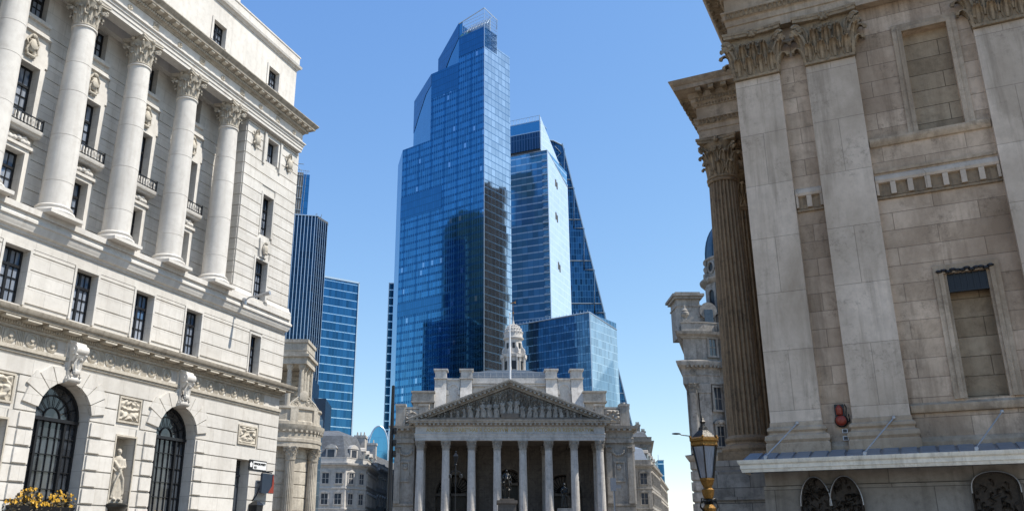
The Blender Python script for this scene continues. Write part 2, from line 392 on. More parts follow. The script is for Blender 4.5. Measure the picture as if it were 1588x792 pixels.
def thing(name, label, cat, loc=(0, 0, 0), rz=0, group=None):
    o = bpy.data.objects.new(name, None); COL.objects.link(o); o.location = loc; o.rotation_euler = (0, 0, rz)
    o['label'] = label; o['category'] = cat
    if group: o['group'] = group
    o.empty_display_size = .5
    return o
def tag(o, label, cat, group=None, kind=None):
    o['label'] = label; o['category'] = cat
    if group: o['group'] = group
    if kind: o['kind'] = kind
    return o
def dup(o, parent=None, loc=None, rz=None, scale=None):
    c = o.copy(); COL.objects.link(c); c.parent = parent
    if loc is not None: c.location = loc
    if rz is not None: c.rotation_euler = (0, 0, rz)
    if scale is not None: c.scale = scale
    for ch in list(o.children): dup(ch, c)
    return c
def HZ(h): return R(90-h)           # facade heading -> z rotation
def loc2(p, h, s, y):               # local facade coordinates -> world xy
    H = R(h); return (p[0]+s*math.sin(H)+y*(-math.cos(H)), p[1]+s*math.cos(H)+y*math.sin(H))

# --- wall skin with openings: ops = list of (x0,x1,z0,z1[,'arch'])
def cells(ops, x0, x1, z0, z1):
    xs = sorted({x0, x1, *[min(max(v, x0), x1) for o in ops for v in o[:2]]}); zs = sorted({z0, z1, *[min(max(v, z0), z1) for o in ops for v in o[2:4]]})
    for a, b in zip(xs, xs[1:]):
        for c, d in zip(zs, zs[1:]):
            mx, mz = (a+b)/2, (c+d)/2
            if b-a < 1e-5 or d-c < 1e-5: continue
            if not any(o[0] < mx < o[1] and o[2] < mz < o[3] for o in ops): yield a, b, c, d
def skin(mb, x0, x1, z0, z1, y, ops=(), depth=.4):
    for a, b, c, d in cells(ops, x0, x1, z0, z1): mb.add([(a, y, c), (b, y, c), (b, y, d), (a, y, d)], [(0, 1, 2, 3)])
    for o in ops:
        a, b, c, d = o[:4]; arch = len(o) > 4; Y = y+depth
        if not arch:
            mb.add([(a, y, c), (a, Y, c), (a, Y, d), (a, y, d)], [(0, 1, 2, 3)]); mb.add([(b, y, c), (b, Y, c), (b, Y, d), (b, y, d)], [(0, 1, 2, 3)])
            mb.add([(a, y, d), (a, Y, d), (b, Y, d), (b, y, d)], [(0, 1, 2, 3)]); mb.add([(a, y, c), (a, Y, c), (b, Y, c), (b, y, c)], [(0, 1, 2, 3)])
        else:
            r = (b-a)/2; cx = (a+b)/2; zs = d-r; N = 24
            pts = [(cx-r*math.cos(math.pi*i/N), zs+r*math.sin(math.pi*i/N)) for i in range(N+1)]
            for p, q in zip(pts, pts[1:]):
                mb.add([(p[0], y, p[1]), (q[0], y, q[1]), (q[0], y, d), (p[0], y, d)], [(0, 1, 2, 3)])
                mb.add([(p[0], y, p[1]), (q[0], y, q[1]), (q[0], Y, q[1]), (p[0], Y, p[1])], [(0, 1, 2, 3)])
            for X in (a, b): mb.add([(X, y, c), (X, Y, c), (X, Y, zs), (X, y, zs)], [(0, 1, 2, 3)])
            mb.add([(a, y, c), (a, Y, c), (b, Y, c), (b, y, c)], [(0, 1, 2, 3)])
def courses(mb, x0, x1, z0, z1, y, ops=(), h=.62, gap=.045, out=.05, zref=0):
    """rusticated courses standing proud with open horizontal joints"""
    k = math.ceil((z0-zref)/h-1e-6); zs = [z0]+[zref+h*i for i in range(k, 200) if z0+.05 < zref+h*i < z1-.05]+[z1]
    for a, b in zip(zs, zs[1:]):
        lo, hi = a+gap/2, b-gap/2
        segs = [(x0, x1)]
        for o in ops:
            if o[3] > lo+.02 and o[2] < hi-.02:
                ox0, ox1 = o[0], o[1]
                if len(o) > 4:
                    r = (o[1]-o[0])/2; cx = (o[0]+o[1])/2; zs_ = o[3]-r
                    zz = lo
                    if zz > zs_:
                        q = r*r-(zz-zs_)**2
                        if q <= 0: continue
                        q = math.sqrt(q); ox0, ox1 = cx-q, cx+q
                segs = [t for s_ in segs for t in ((s_[0], min(s_[1], ox0)), (max(s_[0], ox1), s_[1])) if t[1]-t[0] > .03]
        for s0, s1 in segs: mb.box(s0, s1, y-out, y+.02, lo, hi)

# --- shared windows
def window(parent, x, z, w, h, y, cols=2, rows=3, transom=.3, fr=.07, bar=.035, pane='pane', arch=False):
    """dark metal casement: frame and glazing bars, with its panes"""
    win = MB(); d = .08
    if not arch:
        win.box(-w/2, -w/2+fr, -d, 0, 0, h); win.box(w/2-fr, w/2, -d, 0, 0, h); win.box(-w/2+fr, w/2-fr, -d, 0, 0, fr); win.box(-w/2+fr, w/2-fr, -d, 0, h-fr, h)
        zt = h*(1-transom) if transom else h-fr
        if transom: win.box(-w/2+fr, w/2-fr, -d*1.2, 0, zt-.05, zt+.05)
        for i in range(1, cols):
            xx = -w/2+w*i/cols; th = .05 if i*2 == cols else bar/2; win.box(xx-th, xx+th, -d*1.1, -.003, fr, h-fr)
        for i in range(1, cols*2):
            if i % 2: xx = -w/2+w*i/(cols*2); win.box(xx-bar/2, xx+bar/2, -d*.6, -.004, fr, h-fr)
        for j in range(1, rows):
            zz = fr+(zt-fr)*j/rows; win.box(-w/2+fr, w/2-fr, -d*.7, -.005, zz-bar/2, zz+bar/2)
        f = win.build('window', 'frame', parent, (x, y, z))
        MB().add([(-w/2+.01, -.015, .01), (w/2-.01, -.015, .01), (w/2-.01, -.015, h-.01), (-w/2+.01, -.015, h-.01)], [(0, 1, 2, 3)]).build('pane', pane, f)
    else:
        r = w/2; zs = h-r; N = 24
        arc = lambda rr: [(-rr*math.cos(math.pi*i/N), -d/2, zs+rr*math.sin(math.pi*i/N)) for i in range(N+1)]
        def band(ra, rb, y0, y1):
            for i in range(N):
                A = [(-q*math.cos(math.pi*k/N), zs+q*math.sin(math.pi*k/N)) for k in (i, i+1) for q in (ra, rb)]
                win.prism([A[0], A[1], A[3], A[2]], 'y', y0, y1)
        band(r-.09, r, -d, 0); band(r*.66-.03, r*.66+.03, -d*.8, 0); band(r*.3-.02, r*.3+.02, -d*.8, 0)
        win.box(-r, -r+.09, -d, 0, 0, zs); win.box(r-.09, r, -d, 0, 0, zs); win.box(-r, r, -d, 0, 0, .1)
        for k in range(1, 8):
            a = math.pi*k/8; win.tube([(-r*.3*math.cos(a), -.05, zs+r*.3*math.sin(a)), (-r*math.cos(a), -.05, zs+r*math.sin(a))], .018, 4)
        win.box(-r*.95, r*.95, -d*2.2, 0, zs-.14, zs-.02)
        for xx in (-r*.5, r*.5): win.box(xx-.05, xx+.05, -d*1.6, 0, 0, zs)
        for i in range(-3, 4): win.box(i*r*.25-.014, i*r*.25+.014, -.06, 0, 0, zs)
        for j in range(1, int(zs/.62)): win.box(-r, r, -.065, 0, zs-.1-j*.62-.014, zs-.1-j*.62+.014)
        f = win.build('window', 'frame', parent, (x, y, z))
        pts = [(-r+.01, -.01, .01), (r-.01, -.01, .01)]+[((r-.01)*math.cos(math.pi*i/N), -.01, zs+(r-.01)*math.sin(math.pi*i/N)) for i in range(N+1)]
        MB().add(pts, [list(range(len(pts)))]).build('pane', pane, f)
    return f

# --- Corinthian capital on a round shaft of radius r, height h (origin at its foot)
def capital_mb(r, h, n=8, lobes=True):
    m = MB(); m.lathe([(r*1.0, 0), (r*1.1, .02*h), (r*1.1, .05*h), (r*.95, .07*h), (r*.95, .5*h), (r*1.08, .75*h), (r*1.25, .88*h)], 24)
    for k in range(n):
        a = 2*math.pi*k/n; d = Vector((math.cos(a), math.sin(a), 0)); m.leaf(d*(r*.95)+Vector((0, 0, .07*h)), d, r*.82, h*.36, .42, lobes)
        a += math.pi/n; d = Vector((math.cos(a), math.sin(a), 0)); m.leaf(d*(r*.96)+Vector((0, 0, .2*h)), d, r*.8, h*.48, .40, lobes)
    for k in range(4):
        a = math.pi/4+k*math.pi/2; d = Vector((math.cos(a), math.sin(a), 0)); t = Vector((-d.y, d.x, 0))
        c = d*(r*1.5)+Vector((0, 0, .74*h)); m.volute(c, d, r*.27, r*.085)
        m.tube([d*r*.95+t*r*.25+Vector((0, 0, .45*h)), d*r*1.2+t*.1*r+Vector((0, 0, .72*h)), c+Vector((0, 0, r*.2))], r*.07, 5)
        m.tube([d*r*.95-t*r*.25+Vector((0, 0, .45*h)), d*r*1.2-t*.1*r+Vector((0, 0, .72*h)), c+Vector((0, 0, r*.2))], r*.07, 5)
        a = k*math.pi/2; d = Vector((math.cos(a), math.sin(a), 0)); t = Vector((-d.y, d.x, 0))
        for sg in (-1, 1): m.volute(d*(r*1.16)+t*(sg*r*.22)+Vector((0, 0, .72*h)), t*sg*-1, r*.16, r*.055)
        m.ball(tuple(d*(r*1.32)+Vector((0, 0, .92*h))), (r*.2, r*.2, h*.08), 8, 5)
        m.leaf(d*(r*1.0)+Vector((0, 0, .42*h)), d, r*.4, h*.35, .3, False)
    ab = []
    for k in range(4):
        a = math.pi/4+k*math.pi/2; A = Vector((math.cos(a), math.sin(a)))*r*1.92; B = Vector((math.cos(a+math.pi/2), math.sin(a+math.pi/2)))*r*1.92
        for t in (.03, .2, .35, .5, .65, .8, .97):
            q = A.lerp(B, t); inn = (A+B)/2; q = q-inn.normalized()*(r*.26*math.sin(math.pi*t)); ab.append((q.x, q.y))
    m.prism(ab, 'z', .88*h, .94*h); m.prism([(x*1.05, y*1.05) for x, y in ab], 'z', .94*h, h)
    return m
# --- flat pilaster capital: face width w, projection d, facing -y, origin at foot centre
def pil_capital_mb(w, h, d):
    m = MB(); m.box(-w/2*1.02, w/2*1.02, -d*1.1, .1, 0, .05*h); m.frust((0, 0), w/2*.97, d*.95, .05*h, w/2*1.0, d*1.0, .88*h)
    for k in range(4):
        x = -w/2+w*(k+.5)/4; m.leaf((x, -d*.95, .06*h), (0, -1, 0), w*.25, h*.36, .62)
    for k in range(5):
        x = -w/2+w*k/4*1.0; m.leaf((x*.98, -d*.97, .2*h), (0, -1, 0) if 0 < k < 4 else ((-.7 if k == 0 else .7), -.7, 0), w*.24, h*.48, .6)
    for sg in (-1, 1):
        for yy in (-d*.55, d*.1): m.leaf((sg*w/2*.98, yy, .06*h), (sg, 0, 0), w*.24, h*.38, .6)
        m.leaf((sg*w/2, -d*.2, .22*h), (sg, 0, 0), w*.24, h*.46, .6)
        c = Vector((sg*w*.575, -d*1.0-w*.12, .72*h)); m.volute(c, (sg, -.8, 0), w*.135, w*.042)
        m.tube([(sg*w*.24, -d*.98, .45*h), (sg*w*.4, -d*1.1, .66*h), (c.x*.97, c.y, c.z+w*.12)], w*.03, 6)
        m.tube([(sg*w*.44, -d*.98, .5*h), (sg*w*.5, -d*1.2, .68*h), (c.x*.98, c.y, c.z+w*.1)], w*.025, 6)
        m.leaf((sg*w*.42, -d*1.05, .5*h), (sg*.7, -.7, 0), w*.16, h*.3, .5)
        m.volute(Vector((sg*w*.12, -d*1.2, .7*h)), (-sg, -.2, 0), w*.085, w*.026)
        m.leaf((sg*w*.2, -d*1.05, .5*h), (0, -1, 0), w*.16, h*.22, .5)
    m.leaf((0, -d, .42*h), (0, -1, 0), w*.2, h*.34, .35)
    m.ball((0, -d*1.35-.02, .92*h), (w*.1, w*.07, h*.09), 10, 6)
    for k in range(6):
        a = k*math.pi/3; m.ball((w*.08*math.cos(a), -d*1.35-.07, .92*h+w*.07*math.sin(a)), w*.045, 6, 4)
    A, B = w*.64, d+w*.16
    ab = [(-A, -B), (-A*.7, -B*.87), (0, -B*.75), (A*.7, -B*.87), (A, -B), (A*1.0, .1), (-A*1.0, .1)]
    m.prism(ab, 'z', .88*h, .94*h); m.prism([(x*1.04, y*1.06 if y < 0 else y) for x, y in ab], 'z', .94*h, h)
    return m
def base_prof(r, h): return [(r*1.32, 0), (r*1.32, .3*h), (r*1.3, .32*h), (r*1.34, .42*h), (r*1.28, .55*h), (r*1.14, .6*h), (r*1.1, .68*h), (r*1.16, .76*h), (r*1.18, .86*h), (r*1.1, .94*h), (r*1.02, h)]
# ================================================ ground (below the frame, but it bounces light)
def sheet(name, x0, x1, y0, y1, z, mat):
    o = MB().add([(x0, y0, z), (x1, y0, z), (x1, y1, z), (x0, y1, z)], [(0, 1, 2, 3)]).build(name, mat); o['kind'] = 'structure'; return o
sheet('ground', -3000, 3000, -3000, 3000, 0, 'groundm')
sheet('road', -9, 5.2, -60, 100, .004, 'asphalt')
pv = MB(); pv.box(-13, -9, -60, 100, -.1, .13); pv.build('pavement', 'paving')['kind'] = 'structure'
pv = MB(); pv.box(5.2, 40, -60, 112, -.1, .13); pv.build('pavement', 'paving')['kind'] = 'structure'
rm = MB()
for i in range(18): rm.box(-2.05, -1.95, -50+i*8, -47+i*8, .005, .008)
rm.build('road_marking', 'paint')['kind'] = 'structure'

# ================================================ pale bank building, left
BP, BH = (-10.99, 45.70), 20.8
bank = thing('bank_building', 'pale stone bank with a giant Corinthian colonnade and arched ground-floor windows, filling the left side', 'building', (*BP, 0), HZ(BH))
L0 = -34
RW = .98      # depth of the loggia wall behind the columns
cols_s = [-6.32-3.2*i for i in range(0, 7)]
mids = [(a+b)/2 for a, b in zip(cols_s, cols_s[1:])]
core = MB()
core.box(L0, -.3, RW+.42, 16, 13, 23.3); core.box(L0, -.02, .62, 16, 0, 13.2); core.box(L0, -.35, .72, 15.9, 23.15, 25.0)
core.build('core', 'bank_plain', bank)
# ground storey
AC = [-7.7, -14.0, -20.3, -26.6]
g_ops = [(c-1.28, c+1.28, 1.6, 7.5, 'arch') for c in AC]+[(-11.2, -10.12, 2.6, 5.83), (-17.45, -16.4, 2.6, 5.83), (-3.27, -2.2, .2, 5.63)]
sk = MB(); skin(sk, L0, 0, 0, 8.4, .0, g_ops, .62); skin(sk, L0, 0, 8.4, 9.2, -.0, (), .1)
sk.add([(0, 0, 0), (0, 16, 0), (0, 16, 13.2), (0, 0, 13.2)], [(0, 1, 2, 3)])
c_ops = g_ops+[(-11.35, -9.95, 6.35, 7.5), (-17.6, -16.2, 6.35, 7.5), (-3.4, -1.7, 6.3, 7.3)]
courses(sk, L0, -.02, .6, 8.1, 0, c_ops, h=.62, gap=.05, out=.055, zref=.02)
# raised panels that flank each arch and its radiating voussoirs
for c in AC:
    for sg in (-1, 1):
        for j in range(0, 10):
            z = .02+.62*j
            if z < 1.2 or z > 6.0: continue
            x0, x1 = c+sg*1.34, c+sg*1.98; sk.box(min(x0, x1), max(x0, x1), -.13, -.05, z+.06, z+.56)
    zs = 6.22
    for k in range(1, 10):
        a0, a1 = math.pi*(k-.5+.04)/10, math.pi*(k+.5-.04)/10
        ro = {1: 2.0, 9: 2.0, 2: 2.15, 8: 2.15, 3: 2.0, 7: 2.0, 4: 1.95, 6: 1.95, 5: 1.9}[k]
        A = [(c+1.29*math.cos(a), zs+1.29*math.sin(a)) for a in (a0, a1)]; B = [(c+ro*math.cos(a), min(8.05, zs+ro*math.sin(a))) for a in (a1, a0)]
        if k != 5: sk.prism(A+B, 'y', -.14, -.02)
    N = 30                                                    # joints of the soffit
    for k in range(0, 13):
        a = math.pi*k/12
        sk.tube([(c+1.275*math.cos(a), .0, zs+1.275*math.sin(a)), (c+1.275*math.cos(a), .6, zs+1.275*math.sin(a))], .012, 4)
sk.build('wall', 'bank', bank)
for c in AC: window(bank, c, 1.6, 2.54, 5.88, .56, arch=True, pane='pane_dark')
# door, niche linings
dm = MB(); dm.box(-3.25, -2.22, .5, .58, .2, 5.6)
for x in (-2.9, -2.55): dm.box(x-.02, x+.02, .45, .5, .2, 5.6)
dm.box(-3.25, -2.22, .44, .5, 4.85, 4.92)
door = dm.build('door', 'pane_dark', bank)
for s0, s1 in ((-11.2, -10.12), (-17.45, -16.4)):
    n = MB(); n.box(s0, s1, .58, .61, 2.6, 5.83); n.box(s0-.06, s0, -.08, -.0, 2.6, 5.83); n.box(s1, s1+.06, -.08, 0, 2.6, 5.83); n.box(s0-.06, s1+.06, -.08, 0, 5.83, 5.9)
    n.build('niche', 'bank_warm', bank)
# square carved panels
for i, (x0, x1, z0, z1) in enumerate([(-11.22, -10.1, 6.46, 7.36), (-17.5, -16.4, 6.46, 7.36), (-3.25, -1.85, 6.4, 7.2)]):
    m = MB(); m.carve(x0, x1, z0, z1, -.01, .14, seed=3+i*2, n=34)
    for a in ((x0-.07, x0, z0-.07, z1+.07), (x1, x1+.07, z0-.07, z1+.07), (x0, x1, z1, z1+.07), (x0, x1, z0-.07, z0)): m.box(a[0], a[1], -.07, 0, a[2], a[3])
    m.build('carved_panel', 'bank_warm', bank)
# frieze with roundels and flutes
fz = MB(); fz.box(L0, .02, -.14, -.0, 8.28, 8.42); fz.box(L0, .02, -.08, -.0, 8.18, 8.28); fz.box(L0, .02, -.1, 0, 9.02, 9.1)
for c in AC:
    for k in range(6):
        for sg in (-1, 1):
            x = c+sg*(1.0+.93*k)
            if (sg > 0 and c != -7.7 and k > 2) or x > -.25 or (sg < 0 and k > 2): continue
            fz.lathe([(.27, 0), (.27, .04), (.2, .07), (.2, .03), (.08, .03), (.08, .09), (.01, .1)], 18, mat=Matrix.Translation((x, 0, 8.74)) @ Matrix.Rotation(R(90), 4, 'X'))
            for j in range(5): xx = x+sg*(.34+j*.07); fz.box(xx-.02, xx+.02, -.035, 0, 8.46, 9.0)
fz.build('frieze', 'bank_warm', bank)
# lower cornice with mutules
cp = [(0, 9.1), (.1, 9.1), (.14, 9.22), (.2, 9.26), (.2, 9.34), (.52, 9.36), (.54, 9.46), (.6, 9.5), (.66, 9.62), (.66, 9.66), (0, 9.86)]
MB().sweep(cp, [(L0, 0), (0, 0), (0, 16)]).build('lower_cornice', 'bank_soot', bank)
mu = MB(); x = -.2
while x > L0:
    mu.box(x-.62, x, -.5, -.1, 9.27, 9.345); mu.box(x-.58, x-.04, -.46, -.12, 9.25, 9.28); x -= .93
for k in range(int(abs(L0)/.11)): mu.box(-.05-k*.11-.05, -.05-k*.11, -.2, -.1, 9.14, 9.24)
mu.build('mutules', 'bank_warm', bank)
# scroll keystones
kb = MB(); kb.prism([(-.0, 7.45), (-.28, 7.5), (-.34, 7.75), (-.22, 7.95), (-.26, 8.25), (-.46, 8.5), (-.52, 8.8), (-.4, 9.0), (0, 9.05)], 'x', -.24, .24)
for sg in (-1, 1):
    kb.tube([(sg*.2, -.05, 7.6), (sg*.22, -.36, 7.75), (sg*.2, -.24, 8.0), (sg*.22, -.3, 8.3), (sg*.24, -.5, 8.55)], .06, 6)
for z, r, y in ((8.72, .2, -.36), (7.62, .13, -.22)): kb.tube([(-.3, y, z), (.3, y, z)], r, 14); kb.tube([(-.34, y, z), (.34, y, z)], r*.35, 8)
kb.leaf((0, -.4, 7.9), (0, -1, 0), .42, .55, .25); kb.ball((0, -.36, 7.9), (.17, .1, .14), 8, 6)
kb.box(-.3, .3, -.16, 0, 9.0, 9.1); kb.box(-.34, .34, -.1, 0, 7.5, 9.05)
k0 = None
for c in AC:
    if k0 is None: k0 = kb.build('keystone', 'bank_plain', bank, (c, 0, 0))
    else: dup(k0, bank, (c, 0, 0))
# mezzanine
MW = [(-2.6-.42, -2.6+.42, 9.9, 11.85)]+[(c-.55, c+.55, 9.9, 11.95) for c in (-7.42, -10.64, -13.88, -17.2, -20.4, -23.6, -26.8)]
sk = MB(); skin(sk, L0, 0, 9.2, 13.2, 0, MW, .42); courses(sk, L0, -.02, 10.0, 12.05, 0, [(a-.12, b+.12, c, d+.12) for a, b, c, d in MW], h=.62, gap=.05, out=.05, zref=10.02)
sk.box(L0, -.02, -.05, .02, 12.05, 12.46)
for a, b, c, d in MW: sk.box(b, b+.1, -.075, -.0, c, d+.1); sk.box(a-.1, a, -.075, 0, c, d+.1); sk.box(a, b, -.075, 0, d, d+.1)
sk.build('mezzanine_wall', 'bank', bank)
w0 = None
for a, b, c, d in MW[1:]:
    if w0 is None: w0 = window(bank, (a+b)/2, c, b-a, d-c, .38)
    else: dup(w0, bank, ((a+b)/2, .38, c))
window(bank, -2.6, 9.9, .84, 1.95, .38)
mp = [(0, 12.46), (.1, 12.46), (.12, 12.55), (.22, 12.6), (.24, 12.68), (.28, 12.74), (.3, 12.86), (.36, 12.9), (.36, 13.0), (.3, 13.06), (.3, 13.42), (0, 13.42)]
MB().sweep(mp, [(L0, 0), (-.25, 0), (-.25, 16)]).build('colonnade_plinth', 'bank_plain', bank)
# the floor of the loggia and plinth blocks
fl = MB(); fl.box(L0, -.1, -.4, RW+.45, 13.2, 13.418); fl.build('loggia_floor', 'bank_plain', bank)
# columns
sh = MB(); r0 = .56
sh.box(-r0*1.4, r0*1.4, -r0*1.4, r0*1.4, 0, .14); sh.lathe([(r0*1.38, .14), (r0*1.42, .2), (r0*1.38, .27), (r0*1.22, .3), (r0*1.14, .36), (r0*1.2, .4), (r0*1.22, .45), (r0*1.14, .5), (r0*1.03, .53)]+
         [(r0*(1-.19*max(0, t-.2)**1.5/.8**1.5)-g_, .53+8.1*t+d_) for t, g_, d_ in sorted([(i/12, 0, 0) for i in range(13)]+[(j/12+.04, q_, e_) for j in (1, 4, 7, 9) for q_, e_ in ((0, -.012), (.016, -.004), (.016, .004), (0, .012))], key=lambda a: (a[0], a[2]))]+[(r0*.81, 8.63), (r0*.9, 8.66), (r0*.9, 8.72), (r0*.82, 8.74)], 36)
cap = capital_mb(.455, 1.34)
c0 = sh.build('column', 'bank_plain', bank, (cols_s[0], 0, 13.42)); cap.build('capital', 'bank_warm', c0, (0, 0, 8.74)); c0.scale = (1, 1, .961)
for s_ in cols_s[1:]: dup(c0, bank, (s_, 0, 13.42))
# loggia wall behind
LW = []
for c in mids+[mids[-1]-3.2, mids[-1]-6.4]:
    LW += [(c-.62, c+.62, 13.9, 15.95), (c-.62, c+.62, 16.95, 19.6), (c-.55, c+.55, 21.6, 23.1)]
sk = MB(); skin(sk, L0, -5.0, 13.4, 23.3, RW, LW, .4)
cx_ops = [(c-.95, c+.95, 13.4, 21.2) for c in mids]+LW
courses(sk, L0, -5.02, 13.45, 21.4, RW, cx_ops, h=.6, gap=.04, out=.04, zref=13.45)
sk.build('loggia_wall', 'bank', bank)
wa = wb = wc = sa = ba = ca = None
for c in mids:
    if wa is None:
        wa = window(bank, c, 13.9, 1.24, 2.05, RW+.36); wb = window(bank, c, 16.95, 1.24, 2.65, RW+.36, rows=4); wc = window(bank, c, 21.6, 1.1, 1.5, RW+.36)
        s = MB()
        for z0, z1 in ((13.45, 15.95), (16.9, 19.6)):
            for sg in (-1, 1):
                x0, x1 = sg*.62, sg*.8; s.box(min(x0, x1), max(x0, x1), -.12, 0, z0, z1); x0, x1 = sg*.8, sg*.95; s.box(min(x0, x1), max(x0, x1), -.05, 0, z0, z1+.1)
            s.box(-.8, .8, -.12, 0, z1, z1+.16)
        s.box(-.95, .95, -.2, 0, 16.12, 16.24); s.prism([(-.98, 19.77), (.98, 19.77), (.98, 20.3), (.78, 20.55), (.78, 20.95), (-.78, 20.95), (-.78, 20.55), (-.98, 20.3)], 'y', -.1, 0)
        s.box(-.86, .86, -.24, 0, 20.95, 21.1); s.box(-.8, .8, -.12, 0, 21.55, 21.7)
        for k in range(7): s.ball((-.6+k*.2, -.16, 16.38+.05*math.sin(k*2)), (.14, .09, .11), 7, 5)
        for sg in (-1, 1): s.tube([(sg*.75, -.1, 16.33), (sg*.45, -.2, 16.5), (sg*.15, -.15, 16.36)], .06, 6)
        sa = s.build('window_surround', 'bank_plain', bank, (c, RW, 0))
        m = MB(); m.ball((0, -.1, .45), (.2, .12, .3), 12, 8); m.lathe([(.16, 0), (.16, .05), (.1, .08)], 14, mat=Matrix.Translation((0, -.17, .42)) @ Matrix.Rotation(R(90), 4, 'X'))
        for sg in (-1, 1): m.leaf((sg*.14, -.08, .1), (sg*.5, -1, 0), .2, .6, .2); m.tube([(sg*.1, -.1, 0), (sg*.26, -.14, .15), (sg*.2, -.16, .35), (sg*.28, -.12, .6), (sg*.12, -.12, .85)], .045, 6)
        m.ball((0, -.12, .86), (.14, .1, .1), 8, 6); m.tube([(-.2, -.1, 0), (.2, -.1, 0)], .06, 6)
        ca = m.build('cartouche', 'bank_warm', bank, (c, RW-.1, 19.88))
        b = MB(); b.sweep([(0, 0), (.3, 0), (.34, .08), (.42, .1), (.46, .2), (.46, .24), (0, .24)], [(-1.0, -.02), (1.0, -.02)])
        bal = b.build('balcony', 'bank_plain', bank, (c, RW, 16.66))
        rl = MB()
        for y in (-.42,): rl.box(-.95, .95, y-.02, y+.02, .68, .72); rl.box(-.95, .95, y-.015, y+.015, .3, .33)
        for sg in (-1, 1): rl.box(sg*.95-.02, sg*.95+.02, -.44, -.02, .68, .72); rl.tube([(sg*.95, -.42, .24), (sg*.95, -.42, .78)], .03, 6); rl.tube([(sg*.68, -.42, .24), (sg*.68, -.42, .72)], .022, 5)
        for k in range(14): x = -.9+k*1.8/13; rl.tube([(x, -.42, .24), (x, -.42, .7)], .009, 4)
        rl.build('railing', 'iron', bal)
        bb = MB()
        for k in range(11): x = -.8+k*1.6/10; bb.lathe([(.035, .26), (.06, .34), (.035, .46), (.05, .6), (.035, .64)], 8, c=(x, -.38))
        bb.build('balusters', 'bank_plain', bal)
    else:
        dup(wa, bank, (c, RW+.36, 13.9)); dup(wb, bank, (c, RW+.36, 16.95)); dup(wc, bank, (c, RW+.36, 21.6)); dup(sa, bank, (c, RW, 0)); dup(ca, bank, (c, RW-.1, 19.88)); dup(bal, bank, (c, RW, 16.66))
# end pier
EW = [(-3.2, -2.22, 21.4, 22.75), (-3.2, -2.25, 17.2, 19.45), (-3.35, -2.3, 13.7, 15.8)]
sk = MB(); skin(sk, -5.0, -.15, 13.4, 23.2, -.12, EW, .4)
sk.add([(-5.0, -.12, 13.4), (-5.0, RW+.1, 13.4), (-5.0, RW+.1, 23.2), (-5.0, -.12, 23.2)], [(0, 1, 2, 3)])
sk.add([(-.15, -.12, 13.4), (-.15, 15.8, 13.4), (-.15, 15.8, 23.2), (-.15, -.12, 23.2)], [(0, 1, 2, 3)])
e_ops = [(a-.13, b+.13, c-.1, d+.15) for a, b, c, d in EW]+[(-3.6, -1.9, 21.3, 23.6)]
courses(sk, -5.0, -.17, 13.9, 23.1, -.12, e_ops, h=.6, gap=.05, out=.05, zref=13.95)
z = 13.95
while z < 23.2: sk.box(-5.045, -5.0, -.1, RW, z+.025, z+.575); z += .6
for a, b, c, d in EW: sk.box(b, b+.12, -.2, -.12, c, d+.12); sk.box(a-.12, a, -.2, -.12, c, d+.12); sk.box(a, b, -.2, -.12, d, d+.12)
sk.prism([(-3.1, 15.95), (-2.55, 15.95), (-2.45, 16.95), (-3.2, 16.95)], 'y', -.26, -.12)
for sg in (-1, 1): sk.box(-2.72+sg*.75-.08, -2.72+sg*.75+.08, -.26, -.12, 21.1, 22.95)
sk.build('end_pier', 'bank', bank)
sw_ = MB(); sw_.sweep([(0, 13.42), (.16, 13.42), (.18, 13.6), (.1, 13.72), (.08, 13.86), (0, 13.9)], [(-5.0, RW), (-5.0, -.12), (-3.5, -.12)]); sw_.sweep([(0, 13.42), (.16, 13.42), (.18, 13.6), (.1, 13.72), (.08, 13.86), (0, 13.9)], [(-2.2, -.12), (-.15, -.12), (-.15, 4)])
sw_.build('pier_base', 'bank_plain', bank)
for a, b, c, d in EW: window(bank, (a+b)/2, c, b-a, d-c, .24, rows=3 if d-c > 2 else 2, transom=.3 if d-c > 2 else 0)
m = MB(); m.ball((0, -.06, .25), (.2, .12, .28), 10, 7); m.tube([(-.12, -.1, 0), (.12, -.1, 0)], .07, 6); m.ball((0, -.1, .55), (.12, .1, .1), 8, 5)
m.build('cartouche', 'bank_warm', bank, (-2.84, -.28, 16.15))
m = MB()
for k in range(9): a = R(-70+k*17.5); m.leaf((math.sin(a)*.1, -.05, .3), (math.sin(a)*.4, -1, 0), .16, .75-abs(k-4)*.05, .12)
m.ball((0, -.1, .35), (.24, .14, .3), 10, 7); m.tube([(-.35, -.08, .75), (.3, -.1, .1)], .04, 6); m.tube([(.35, -.08, .75), (-.3, -.1, .1)], .04, 6)
m.leaf((0, -.02, .1), (0, -1, 0), .3, -.5 if False else .4, .2); m.ball((0, -.06, .02), (.12, .08, .14), 8, 5)
t0 = m.build('trophy_relief', 'bank_warm', bank, (-4.25, -.18, 21.75)); dup(t0, bank, (-1.15, -.18, 21.65))
